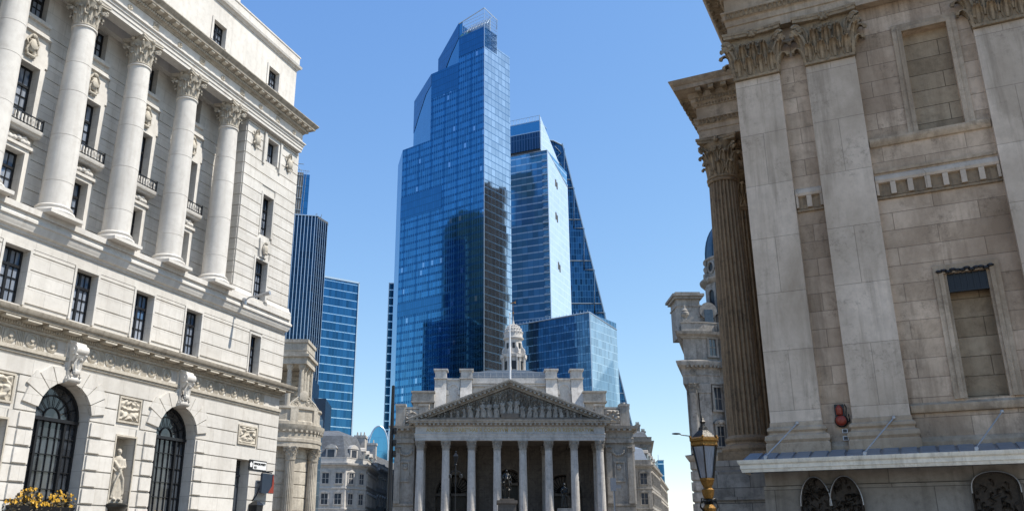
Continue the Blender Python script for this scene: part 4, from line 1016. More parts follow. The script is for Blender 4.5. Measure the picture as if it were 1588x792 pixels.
q.ball((0, .06, 3.05), (.115, .14, .165), 12, 9); q.ball((0, -.08, 3.03), (.025, .04, .04), 6, 5)
for sg in (-1, 1):
    q.tube([(sg*.18, .2, 2.0), (sg*.42, -.15, 1.75), (sg*.42, -.05, 1.2), (sg*.42, .0, 1.02)], .16, 9, r2=.08); q.ball((sg*.42, -.1, .98), (.07, .17, .07), 8, 5)
    q.tube([(sg*.3, .12, 2.66), (sg*.4, .0, 2.3), (sg*.12, -.3, 2.2)], .09, 8, r2=.055); q.ball((sg*.1, -.32, 2.2), .07, 6, 5)
q.tube([(-.3, .25, 2.6), (-.45, .45, 2.2), (-.4, .6, 1.6)], .13, 8, r2=.2); q.tube([(.3, .25, 2.6), (.42, .45, 2.2), (.36, .6, 1.6)], .13, 8, r2=.18)
rd = q.build('rider', 'bronze', hs_, remesh=.03)
pd = MB(); pd.box(-1.0, 1.0, -1.6, 1.9, 0, SZ-.55); pd.box(-1.15, 1.15, -1.75, 2.05, SZ-.55, SZ-.2); pd.box(-.8, .8, -1.4, 1.7, SZ-.2, SZ-.02); pd.box(-1.3, 1.3, -1.9, 2.2, 0, 1.2)
tag(pd.build('statue_pedestal', 're_dark', None, (SX, SY, 0)), 'tall stone pedestal under the bronze horse and rider', 'pedestal')
# war memorial figure to the right
SX, SY, SZ = px_at(876, 786, 95)
q = MB(); robed(q, 2.6, seed=9); q.tube([(.35, -.2, 0), (.36, -.25, 2.2)], .04, 6)
tag(q.build('bronze_figure', 'bronze', None, (SX, SY, SZ-.1), 0, remesh=.03), 'dark bronze standing figure between the right-hand columns of the portico', 'statue')
pd = MB(); pd.box(-.6, .6, -.6, .6, 0, SZ-.5); pd.box(-.75, .75, -.75, .75, SZ-.5, SZ-.1); pd.box(-.9, .9, -.9, .9, 0, 1.5)
tag(pd.build('figure_pedestal', 're', None, (SX, SY, 0)), 'stone plinth under the standing bronze figure in front of the portico', 'pedestal')
# street lantern in front of the portico
SX, SY, SZ = px_at(707, 700, 98)
q = MB(); q.lathe([(.16, 0), (.2, .3), (.1, .5), (.07, 3), (.06, SZ-1.5), (.14, SZ-1.4), (.05, SZ-1.2)], 10); q.frust((0, 0), .14, .14, SZ-1.2, .26, .26, SZ-.5); q.frust((0, 0), .3, .3, SZ-.5, .05, .05, SZ-.1); q.ball((0, 0, SZ), .1, 6, 5)
for sg in (-1, 1): q.tube([(0, 0, SZ-2), (sg*.5, 0, SZ-2.2), (sg*.6, 0, SZ-2.6)], .04, 5); q.lathe([(.05, SZ-2.9), (.16, SZ-2.8), (.16, SZ-2.5), (.05, SZ-2.4)], 8, c=(sg*.6, 0))
tag(q.build('street_lantern', 'iron', None, (SX, SY, 0)), 'thin black lamp standard in front of the left columns of the portico', 'street lamp')
# bright sign post by the right wing
SX, SY, SZ = px_at(952, 755, 100)
q = MB(); q.tube([(0, 0, 0), (0, 0, SZ+.4)], .1, 8); q.box(-.35, .25, -.2, .2, SZ-.4, SZ+1.0); q.box(.25, .8, -.1, .1, SZ-.1, SZ+.25)
tag(q.build('traffic_signal', 'steel', None, (SX, SY, 0)), 'pale grey signal post standing in front of the right wing of the portico building', 'traffic signal')
# tall dark lamp column at the left of the exchange
SX, SY, SZ = px_at(610, 598, 45)
lp = thing('signal_column', 'tall thin black column with small signal heads left of the portico building', 'lamp post', (SX, SY, 0))
q = MB(); q.lathe([(.18, 0), (.18, 1.2), (.13, 1.3), (.11, 6), (.08, SZ), (.0, SZ+.05)], 12); q.build('pole', 'iron', lp)
for z in (7.05, 6.45, 5.9): q = MB(); q.box(.1, .26, -.12, .1, 0, .32); q.tube([(.0, 0, .16), (.12, 0, .16)], .03, 5); q.lathe([(.07, 0), (.07, .1)], 10, mat=Matrix.Translation((.18, -.12, .16)) @ Matrix.Rotation(R(90), 4, 'X')); q.build('signal_head', 'iron', lp, (0, 0, z))
# ================================================ the towers
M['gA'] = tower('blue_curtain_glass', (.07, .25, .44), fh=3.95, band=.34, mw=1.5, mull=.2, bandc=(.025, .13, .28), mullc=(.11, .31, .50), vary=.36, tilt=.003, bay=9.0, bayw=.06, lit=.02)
M['gAd'] = tower('deep_blue_louvred_glass', (.055, .20, .37), fh=3.95, band=.1, mw=1.5, mull=.1, bandc=(.035, .14, .27), vary=.12, tilt=.002)
M['gAp'] = tower('plain_blue_glass', (.11, .33, .52), fh=3.95, band=.04, mw=1.5, mull=.05, bandc=(.09, .3, .5), vary=.06, tilt=.001)
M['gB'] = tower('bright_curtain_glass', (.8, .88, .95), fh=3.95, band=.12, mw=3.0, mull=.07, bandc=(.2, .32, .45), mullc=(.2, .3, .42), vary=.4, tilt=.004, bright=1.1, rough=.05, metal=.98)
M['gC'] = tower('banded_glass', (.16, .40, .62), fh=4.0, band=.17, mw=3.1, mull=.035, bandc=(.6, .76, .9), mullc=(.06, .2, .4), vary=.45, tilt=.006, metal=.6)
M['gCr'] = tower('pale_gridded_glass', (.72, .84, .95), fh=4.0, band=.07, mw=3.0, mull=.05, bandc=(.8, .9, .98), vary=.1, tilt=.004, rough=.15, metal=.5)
M['gCd'] = tower('plant_room_louvres', (.03, .08, .15), fh=9, band=.03, mw=1.6, mull=.3, bandc=(.1, .2, .32), mullc=(.09, .16, .26), vary=.3, rough=.3)
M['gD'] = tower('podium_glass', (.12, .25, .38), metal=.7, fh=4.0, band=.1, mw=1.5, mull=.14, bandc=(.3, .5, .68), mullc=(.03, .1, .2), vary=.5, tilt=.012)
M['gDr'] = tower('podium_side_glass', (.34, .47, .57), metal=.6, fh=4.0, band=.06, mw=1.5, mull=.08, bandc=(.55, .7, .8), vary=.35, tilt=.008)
M['gE'] = tower('dark_wedge_glass', (.03, .09, .17), fh=4.0, band=.12, mw=1.6, mull=.1, bandc=(.06, .16, .27), mullc=(.10, .22, .34), vary=.8, tilt=.01)
M['gF'] = tower('white_banded_glass', (.035, .13, .26), fh=3.9, band=.09, mw=1.5, mull=.05, bandc=(.5, .66, .8), mullc=(.04, .18, .38), vary=.5, tilt=.012)
M['gG'] = tower('dark_ribbed_glass', (.02, .05, .09), fh=3.6, band=.12, mw=1.1, mull=.1, bandc=(.03, .07, .12), vary=.6)
M['gH'] = tower('dark_banded_glass', (.02, .07, .12), fh=4.6, band=.12, mw=1.5, mull=.06, bandc=(.6, .75, .85), mullc=(.03, .1, .18), vary=.4)
M['fin'] = simple('pale_steel_fin', (.5, .6, .7), .3, .6, .1)
M['truss'] = simple('steel_truss', (.35, .45, .55), .4, .5)
M['slab'] = simple('dark_concrete', (.08, .085, .09), .7)
def plan(name, label, p, h, parts):
    t = thing(name, label, 'skyscraper', (*p, 0), HZ(h))
    return t
# 1. main stepped tower. local x along the front (left is negative), y into depth
A = (-1.29, 395.0)
T = plan('stepped_glass_tower', 'tallest deep-blue glass skyscraper with stepped sloping shoulders in the centre', A, 128, None)
def wall(mb, x0, y0, x1, y1, z0, za, zb): mb.add([(x0, y0, z0), (x1, y1, z0), (x1, y1, zb), (x0, y0, za)], [(0, 1, 2, 3)])
m = MB()
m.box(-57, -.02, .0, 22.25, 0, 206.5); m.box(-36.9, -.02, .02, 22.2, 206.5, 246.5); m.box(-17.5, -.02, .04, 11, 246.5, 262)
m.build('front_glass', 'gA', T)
for q in ((-57.02, -28, -.12, .0, 165, 178), (-17.5, .0, -.08, 10.9, 250, 262), (-36.9, -17.5, -.08, .02, 231, 246.6), (-57.02, -22, -.1, 0, 112, 119)):
    m = MB(); m.box(*q); m.build('plant_band', 'gAd', T)
m = MB()
wall(m, -66, 6, -57.01, -.01, 0, 202, 206.5); m.add([(-66, 6, 202), (-57, 0, 206.5), (-57, 22, 206.5), (-66, 22, 202)], [(0, 1, 2, 3)]); wall(m, -66, 22, -66, 6, 0, 202, 202)
m.build('shoulder_glass', 'gAp', T)
m = MB()
m.add([(-60.5, 12, 206), (-36.9, .0, 206), (-36.9, .0, 246.5), (-60.5, 12, 242.5)], [(0, 1, 2, 3)]); wall(m, -60.5, 22, -60.5, 12, 206, 242, 242.5); m.add([(-60.5, 12, 242.5), (-36.9, 0, 246.5), (-36.9, 22, 246.5), (-60.5, 22, 242.5)], [(0, 1, 2, 3)])
m.add([(-60.5, 12, 202), (-36.9, 12, 202), (-36.9, 12, 206.6), (-60.5, 12, 206.6)], [(0, 1, 2, 3)])
m.build('shoulder_glass', 'gAp', T)
m = MB()
m.add([(-40, 9, 246), (-17.5, .02, 246), (-17.5, .02, 271.2), (-40, 9, 261)], [(0, 1, 2, 3)]); m.add([(-40, 9, 261), (-17.5, .02, 271.2), (-17.5, 20, 271), (-40, 20, 261)], [(0, 1, 2, 3)]); wall(m, -40, 20, -40, 9, 240, 261, 261)
m.build('shoulder_glass', 'gAp', T)
m = MB(); m.add([(-60.6, 11.8, 222), (-60.6, 11.8, 242.8), (-36.9, -.15, 246.8), (-36.9, -.15, 240), (-44, 3.4, 238), (-54, 8.5, 229)], [(0, 1, 2, 3, 4, 5)]); m.build('roof_edge', 'gAd', T)
m = MB(); m.add([(-40.1, 8.8, 247.5), (-40.1, 8.8, 261.3), (-17.5, -.15, 271.5), (-17.5, -.15, 262), (-26, 3.2, 256), (-34, 6.3, 248)], [(0, 1, 2, 3, 4, 5)]); m.build('roof_edge', 'gAd', T)
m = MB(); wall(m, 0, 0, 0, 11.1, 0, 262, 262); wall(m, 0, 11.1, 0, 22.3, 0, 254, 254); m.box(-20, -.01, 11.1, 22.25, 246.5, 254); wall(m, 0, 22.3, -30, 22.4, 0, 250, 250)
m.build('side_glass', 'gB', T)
m = MB()                                                            # open screen and trusses at the crown
for x in [-15.0+i*1.5 for i in range(11)]: m.tube([(x, -.05, 264), (x, -.05, 273.0-(-x)*.12)], .1, 4)
for y in [i*1.4 for i in range(9)]: m.tube([(0, y, 262), (0, y, 273.2-.15*y)], .1, 4)
for z in (264, 266, 268, 270): m.tube([(-15, -.05, z), (0, -.05, z), (0, 11, z)], .1, 4)
m.tube([(-17.6, -.1, 270.6), (0, -.1, 273.4), (0, 11.1, 271.6), (-4, 16, 270)], .28, 6)
for i in range(8): m.tube([(-15+i*2, 1, 264), (-13+i*2, 6, 271)], .16, 4); m.tube([(-13+i*2, 1, 264), (-15+i*2, 6, 270)], .16, 4)
m.box(-16, -1, 6, 7, 262, 270)
m.build('crown_truss', 'fin', T)
m = MB(); m.add([(-17.6, -.02, 262), (0, -.02, 262), (0, 11, 262), (-17.6, 11, 262)], [(0, 1, 2, 3)]); m.add([(-17.6, 0, 262), (-15, 0, 264), (-15, 0, 271), (-17.6, 0, 271)], [(0, 1, 2, 3)]); m.build('crown_deck', 'gAp', T)
m = MB(); m.box(-.18, .12, -.18, .0, 0, 273)                      # bright corner trim
m.build('corner_trim', 'fin', T)
# two unseen dark towers added behind bank and mansion to darken its reflections
M['gR'] = tower('dark_unseen_tower_skin', (.012, .012, .014), fh=3.9, band=.2, mw=2.6, mull=.16, bandc=(.018, .018, .02), mullc=(.022, .02, .02), vary=.7, metal=.1, rough=.5)  # near-black and matte, so the added towers mirror dark
T = thing('unseen_left_tower', 'unseen dark tower added behind the pale bank for the tallest glass tower to mirror', 'skyscraper', (-98, 362, 0), 0)
m = MB(); m.prism([(-30, 0), (-3, 0), (0, 3), (0, 26), (-3, 29), (-30, 29)], 'z', 0, 192); m.box(-24, -4, 6, 24, 192, 197); m.build('glass', 'gR', T)
T = thing('unseen_right_tower', 'unseen dark tower added behind the mansion for the right side of the tallest glass tower to mirror', 'skyscraper', (172, 408, 0), 0)
m = MB(); m.box(0, 40, -6, 46, 0, 246); m.box(4, 36, 0, 36, 246, 252); m.build('glass', 'gR', T)
# 2. slimmer neighbour with banded floors
KF = 1.11       # these three are moved back and scaled about the camera to darken a reflection
B = (33.06*KF, 430.0*KF)
T = plan('banded_glass_tower', 'slimmer blue glass tower with pale floor bands right of the tallest tower', B, 114, None); T.scale = (KF,)*3; T.location.z = -.19
m = MB(); m.box(-24, 0, 0, 33, 0, 206.5); m.build('front_glass', 'gC', T)
m = MB(); wall(m, .06, 0, .06, 33.6, 100, 206.5, 197); m.add([(-4.2, 2, 204), (-4.2, 33, 204), (-4.2, 33, 206), (-4.2, 2, 229)], [(0, 1, 2, 3)])
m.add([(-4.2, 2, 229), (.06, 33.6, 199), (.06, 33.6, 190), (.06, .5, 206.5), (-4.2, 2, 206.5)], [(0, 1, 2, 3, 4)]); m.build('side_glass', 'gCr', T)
m = MB(); m.box(-24, -4.3, 1.0, 12, 209, 219.5); m.build('plant_louvres', 'gCd', T)
m = MB(); m.box(-24, -4.3, 1.0, 12, 219.7, 226); m.build('crown_glass', 'gAp', T)
m = MB(); m.box(-24, -4.3, 1.6, 12, 206.5, 209); m.build('recess', 'slab', T)
m = MB(); m.box(-24, -4.2, .9, 12, 219.3, 219.8); m.box(-24, -4.2, .9, 12, 225.8, 226.3)
for i in range(11): m.tube([(-24+i*1.95, 1.0, 226), (-24+i*1.95, 1.0, 229.3)], .12, 4)
m.tube([(-24, 1, 229.2), (-4.4, 1, 229.2)], .12, 4)
for z in (229.3,): m.tube([(-4.2, 1, 208), (-4.2, 1, z)], .2, 4)
m.tube([(.1, -.1, 100), (.1, -.1, 206.6)], .25, 4); m.tube([(-24, -.1, 206.6), (0, -.1, 206.6), (.1, 33, 197.5)], .25, 4); m.build('edge_trim', 'fin', T)
m = MB()
for z in range(112, 204, 4): m.box(-3.2, .15, -.5, -.05, z+.1, z+.9); 
for z in range(112, 204, 4): m.tube([(-3.2, -.45, z+.9), (0, -.45, z+1.9), (.1, -.3, z+.9)], .1, 4)
m.build('corner_balconies', 'fin', T)
m = MB()
for y, z in ((11, 170), (13, 142), (12, 190)): m.box(.05, .25, y, y+1.6, z, z+4); m.box(.05, .25, y+2.2, y+3.6, z-1, z+3)
m.build('vent', 'slab', T)
# 3. podium block below
Cc = (49.77*KF, 405.0*KF)
T = plan('podium_glass_block', 'lower steel-blue gridded glass block at the foot of the two slimmer towers', Cc, 127, None); T.scale = (KF,)*3; T.location.z = -.19
m = MB(); m.box(-47, 0, 0, 26.5, 0, 108); m.build('front_glass', 'gD', T); m = MB(); m.box(-47.3, -47, .1, 26.4, 0, 108); m.build('end_wall', 'slab', T)  # dark end slab added to darken its reflection in the tallest tower
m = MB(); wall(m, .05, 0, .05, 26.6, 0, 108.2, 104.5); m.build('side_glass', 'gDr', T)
m = MB(); m.tube([(-47, -.1, 108.2), (0.1, -.1, 108.2), (.1, 26.6, 104.6)], .35, 4); m.tube([(.1, -.1, 0), (.1, -.1, 108)], .3, 4)
for i in range(24): m.tube([(-47+2*i, -.1, 108), (-47+2*i, -.1, 109.4)], .1, 4)
m.build('edge_trim', 'fin', T)
# 4. wedge tower
W = (44.2*KF, 520.0*KF)
T = thing('wedge_glass_tower', 'dark glass wedge-shaped tower with a long slanted right edge behind the banded tower', 'skyscraper', (*W, -.19), R(0)); T.scale = (KF,)*3
pts = [(-6, 0), (-6, 257), (0, 256), (6.3, 252.5), (39.5, 84), (56, 0)]
def xr(z): return 6.3+(252.5-z)*(39.5-6.3)/(252.5-84)
m = MB(); m.prism(pts, 'y', 0, 2); m.build('side_glass', 'gE', T)
m = MB(); m.add([(xr(252.5), -.2, 252.5), (xr(84), -.2, 84), (xr(0), -.2, 0), (xr(0)+6, 50, 0), (xr(84)+6.5, 50, 84), (xr(230)+5.5, 50, 236)], [(0, 1, 2, 3, 4, 5)]); m.build('sloping_glass', 'gCr', T)
m = MB(); m.tube([(xr(254), -.5, 254), (xr(0), -.5, 0)], .5, 5)
for i in range(6): z = 250-i*28; m.tube([(xr(z)+.4, -.8, z), (xr(z-28)-6, -.8, z-28), (xr(z-28), -.8, z-28)], .35, 4)
for z in range(60, 254, 28): m.tube([(-4, -.6, z), (xr(z), -.6, z)], .3, 4)
m.tube([(-4, -.5, 256.5), (0, -.5, 256), (6.3, -.5, 252.5)], .5, 4)
for i in range(5): m.tube([(1, -.6, 252-i*9), (5, -.6, 247-i*9), (1, -.6, 243-i*9)], .3, 4)
m.build('frame_trim', 'truss', T)
# 5. slab with white lines at the left edge of the tallest tower
P5 = px_at(612, 440, 470)
T = thing('slim_banded_block', 'narrow dark glass slab with white floor lines peeking out left of the tallest tower', 'office tower', (P5[0], 470, 0), R(8))
m = MB(); m.box(-3.1, 14, 0, 20, 0, P5[2]); m.build('glass', 'gH', T)
m = MB(); m.box(-3.3, -3.0, -.3, .1, 0, P5[2]+.5); m.box(-3.3, 14, -.3, .1, P5[2], P5[2]+.6); m.build('edge_trim', 'fin', T)
# 6. ribbed tower at left
t42 = (-72.51, 345.0)
T = thing('ribbed_tower', 'dark tower with close pale vertical steel ribs beside the pale bank', 'skyscraper', (*t42, 0), HZ(80))
m = MB(); m.prism([(-30, 0), (0, 0), (4.2, 6.9), (3, 30), (-30, 30)], 'z', 0, 134.6); m.build('glass', 'gG', T)
m = MB()
x = -29.4
while x < .1: m.box(x-.13, x+.13, -.75, -.02, 0, 134.8); x += 1.42
for i in range(6): t = i/5; m.box(4.2*t-.06, 4.2*t+.1, 6.9*t-.3, 6.9*t+.1, 0, 134.6)
m.box(-30, .3, -.8, .2, 134.6, 135.0); m.build('ribs', 'fin', T)
m = MB(); m.prism([(.1, -.1), (4.4, 6.9), (4.4, 9), (.1, 9)], 'z', 134.0, 134.9)
for i in range(8): m.tube([(-2+i*.4, 8, 134), (-1.5+i*.4, 9, 138.5+math.sin(i)*1.2)], .1, 4)
m.build('roof_plant', 'slab', T)
T2p = px_at(481, 266, 385)
T = thing('dark_lattice_tower', 'taller dark tower with a lattice wall and roof cranes behind the ribbed tower', 'skyscraper', (T2p[0], 385, 0), HZ(74))
M['gI'] = simple('weathered_metal_cladding', (.22, .2, .18), .6, .1, .4, .3)
m = MB(); m.box(-60, -3.2, 0, 12, 0, T2p[2]-1); m.build('lattice_wall', 'gI', T)
m = MB(); m.box(-3.2, 0, .4, 12, 0, T2p[2]-1.6); m.build('corner_glass', 'gAd', T)
m = MB()
for i in range(26): x = -30+i*1.08; m.tube([(x, -.15, 130), (x+1.2, -.15, T2p[2]-1)], .12, 4)
for z in range(8): m.tube([(-30, -.2, 135+z*6), (-3.2, -.2, 135+z*6)], .2, 4)
for i in range(14): m.tube([(-14+i, .5, T2p[2]-1), (-14+i, .5, T2p[2]+.8)], .08, 4)
m.tube([(-14, .5, T2p[2]+.8), (-.2, .5, T2p[2]+.2)], .12, 4); m.tube([(-9, 1, T2p[2]), (-6, 1, T2p[2]+2.6), (-4, 1, T2p[2])], .15, 4); m.build('lattice', 'truss', T)
m = MB()
for x, z, a, b in ((-11, T2p[2]-14, 5, 7), (-10, T2p[2]-22, 4, 4.5), (-6.8, T2p[2]-31, 2, 2.5), (-6.8, T2p[2]-37, 2, 2.5)): m.box(x, x+a, -.3, .1, z, z+b)
m.build('window', 'gAd', T)
# 7. white-banded block
T = thing('white_banded_tower', 'mid-height blue glass tower ruled with white horizontal floor lines left of the open sky', 'office tower', (-60.6, 390, 0), HZ(55))
m = MB(); m.box(-32, 0, 0, 26, 0, 118); m.build('glass', 'gF', T)
m = MB(); m.box(-.2, .35, -.5, .2, 0, 118.6); m.box(-32, .35, -.5, .2, 118, 118.9)
m.build('edge_trim', 'fin', T)
# 8. navy stepped block in front of them
Pn = px_at(478, 583, 300); Pn2 = px_at(505, 617, 300)
T = thing('navy_office_block', 'plain dark navy stepped block below the two left towers', 'office block', (Pn[0], 300, 0), R(4))
m = MB(); m.box(-14, (px_at(485, 583, 300)[0]-Pn[0]), 0, 20, 0, Pn[2]); m.box(0, Pn2[0]-Pn[0], .1, 20, 0, Pn2[2]); m.box(-14, 2, -1, 0, 0, Pn[2]-12); m.build('cladding', 'navy', T)
# 9. blue glass arch building
Pd = px_at(588, 660, 260)
T = thing('arched_glass_building', 'small blue glass building with a tall arched gable left of the portico building', 'building', (Pd[0], 260, 0), R(12))
hw = 2.95; m = MB(); pts = [(-hw, 0), (hw, 0), (hw, Pd[2]-7)]+[(hw*math.cos(math.pi*i/20), Pd[2]-7+7*math.sin(math.pi*i/20)) for i in range(1, 20)]+[(-hw, Pd[2]-7)]
m.prism(pts, 'y', 0, 20); m.build('gable_glass', 'gAp', T)
m = MB(); ar = [(-hw, 0, 0), (-hw, 0, Pd[2]-7)]+[(-hw*math.cos(math.pi*i/20), 0, Pd[2]-7+7*math.sin(math.pi*i/20)) for i in range(1, 21)]+[(hw, 0, 0)]
m.tube(ar, .22, 6); m.tube([(p[0], 20, p[2]) for p in ar], .2, 6); m.box(hw, hw+1.6, 2, 20, 0, Pd[2]-1.2); m.build('arch_trim', 'fin', T)
# 10. little blue block far right
Pb = px_at(1020, 714, 300); Pb2 = px_at(1029, 714, 300)
T = thing('small_blue_tower', 'small far blue glass tower above the street at the right of the portico building', 'office tower', (Pb[0], 300, 0), R(-6))
m = MB(); m.box(0, Pb2[0]-Pb[0], 0, 10, 0, Pb[2]); m.build('glass', 'gF', T); m = MB(); m.tube([(.4, 2, Pb[2]), (.4, 2, Pb[2]+2.2)], .08, 4); m.box(-.1, Pb2[0]-Pb[0]+.1, -.1, 10, Pb[2], Pb[2]+.3); m.build('roof_trim', 'truss', T)
# ================================================ round corner pavilion beyond the pale bank
T = thing('corner_pavilion', 'small classical corner pavilion with fluted columns and an open upper aedicule beside the pale bank', 'building', (-18.6, 79, 0), 0)
def arc(r, a0, a1, n=28): return [(r*math.cos(R(a0+(a1-a0)*i/n)), r*math.sin(R(a0+(a1-a0)*i/n))) for i in range(n+1)]
def ring(mb, prof, a0=0, a1=360, c=(0, 0), n=40, mat=None): mb.lathe(prof, n, c, a0, a1, mat)
m = MB(); m.lathe([(2.7, 0), (2.7, 9.9)], 36); m.lathe([(3.7, 0), (3.7, 1.6), (3.5, 1.8)], 36); m.box(-8, -.3, 0, 12, 0, 11); m.box(-9, -1, -2.4, 4, 0, 11.3)
for z in range(1, 9): m.lathe([(2.72, z*1.1), (2.76, z*1.1+.03), (2.76, z*1.1+1.0), (2.72, z*1.1+1.03)], 36)
m.build('wall', 'boe', T)
m = MB(); m.box(-.86*.66, .86*.66, -.86*.66, .86*.66, 0, .2); m.lathe([(.6, .2), (.62, .35), (.52, .4), (.56, .5), (.48, .6)], 24); m.fluted(.46, .4, .6, 6.75, fl=18, rows=6, depth=.12); m.lathe([(.42, 6.75), (.45, 6.8), (.42, 6.86)], 20)
cp = capital_mb(.42, 1.05, lobes=False); c0 = None
for a in (-105, -60, -10, 30):
    L = (3.15*math.cos(R(a)), 3.15*math.sin(R(a)), 1.8)
    if c0 is None: c0 = m.build('column', 'boe', T, L); cp.build('capital', 'boe', c0, (0, 0, 6.86))
    else: dup(c0, T, L)
m = MB(); ring(m, [(2.6, 9.7), (3.55, 9.7), (3.55, 10.1), (3.62, 10.15), (3.62, 10.4), (3.55, 10.45), (3.55, 10.95), (3.6, 11.0), (3.75, 11.2), (3.82, 11.45), (3.85, 11.6), (2.6, 11.7)])
m.box(-9.2, -.5, -3.4, 3, 9.7, 11.5); m.build('entablature', 'boe', T)
m = MB()
for k in range(44): a = R(k*360/44); m.box(3.5, 3.72, -.12, .12, 10.98, 11.18, Matrix.Rotation(a, 4, 'Z'))
m.build('modillions', 'boe', T)
m = MB(); ring(m, [(2.2, 11.6), (3.5, 11.6), (3.5, 11.9), (3.35, 12.0), (3.35, 12.9), (3.5, 13.0), (3.5, 13.15), (3.3, 13.2), (2.2, 13.2)])
for a in (-100, -60, -20): m.box(3.2, 3.48, -.35, .35, 11.7, 13.0, Matrix.Rotation(R(a), 4, 'Z'))
m.build('parapet', 'boe', T)
m = MB()
q = Matrix.Translation((2.5*math.cos(R(-38))+.2, 2.5*math.sin(R(-38))-.3, 13.1)) @ Matrix.Rotation(R(38), 4, 'Z')
m2 = MB(); m2.ball((0, 0, 1.15), (.34, .2, .36), 12, 8)
for sg in (-1, 1): m2.volute((sg*.5, 0, .55), (sg, 0, 0), .32, .09); m2.volute((sg*1.05, 0, .35), (sg, 0, 0), .22, .07); m2.tube([(sg*1.5, 0, .05), (sg*1.1, 0, .5), (sg*.6, 0, .9), (sg*.2, 0, 1.3)], .09, 6)
m2.box(-1.4, 1.4, -.1, .25, 0, .25); m2.box(-.9, .9, -.02, .2, 0, .8); m2.lathe([(.4, 0), (.45, .06), (.3, .1)], 16, mat=Matrix.Translation((0, -.1, 1.15)) @ Matrix.Rotation(R(90), 4, 'X'))
m.add(m2.v, m2.f, q); m.build('cartouche', 'boe', T)
m = MB(); m.box(-2.2, 1.0, -1.2, 2.6, 11.6, 12.85); m.box(-2.2, -1.2, 1.8, 2.6, 12.8, 17.3); m.box(-2.2, 2.0, 2.2, 2.6, 12.8, 17.3)
m.box(-2.3, 2.15, -1.3, 2.7, 17.3, 17.95); m.box(-2.5, 2.35, -1.5, 2.9, 17.95, 18.2); m.box(-2.2, 2.05, -1.15, 2.6, 18.2, 19.3); m.box(-2.3, 2.15, -1.25, 2.7, 19.3, 19.6); m.box(-2.2, 2.05, -1.2, 2.6, 18.55, 18.62)
for z in range(9): m.box(-1.2, 1.9, 2.12, 2.22, 13+z*.48, 13.36+z*.48)
m.build('aedicule', 'boe', T)
m = MB(); m.lathe([(.3, 0), (.32, .1), (.26, .2), (.25, 1.5), (.21, 4.0), (.3, 4.15), (.36, 4.4), (.36, 4.5)], 16)
c0 = None
for x, y in ((.55, -.85), (1.65, -.85), (1.65, .4), (1.65, 1.7), (-1.8, -.85)):
    if c0 is None: c0 = m.build('aedicule_column', 'boe', T, (x, y, 12.82))
    else: dup(c0, T, (x, y, 12.82))
# a dark glass flank of the next building
T = thing('glass_flank', 'grey glass-walled building edge just behind the round corner pavilion', 'building', (-17.7, 94, 0), R(13))
M['gK'] = tower('grey_office_glass', (.10, .14, .19), fh=1.3, band=.08, mw=1.3, mull=.08, bandc=(.2, .24, .28), vary=.4, metal=.7)
m = MB(); m.box(-6, .0, 0, 18, 0, 14.3); m.prism([(-6, 14.3), (0, 14.3), (-1.4, 17), (-6, 17)], 'y', 0, 18); m.build('glass_wall', 'gK', T)

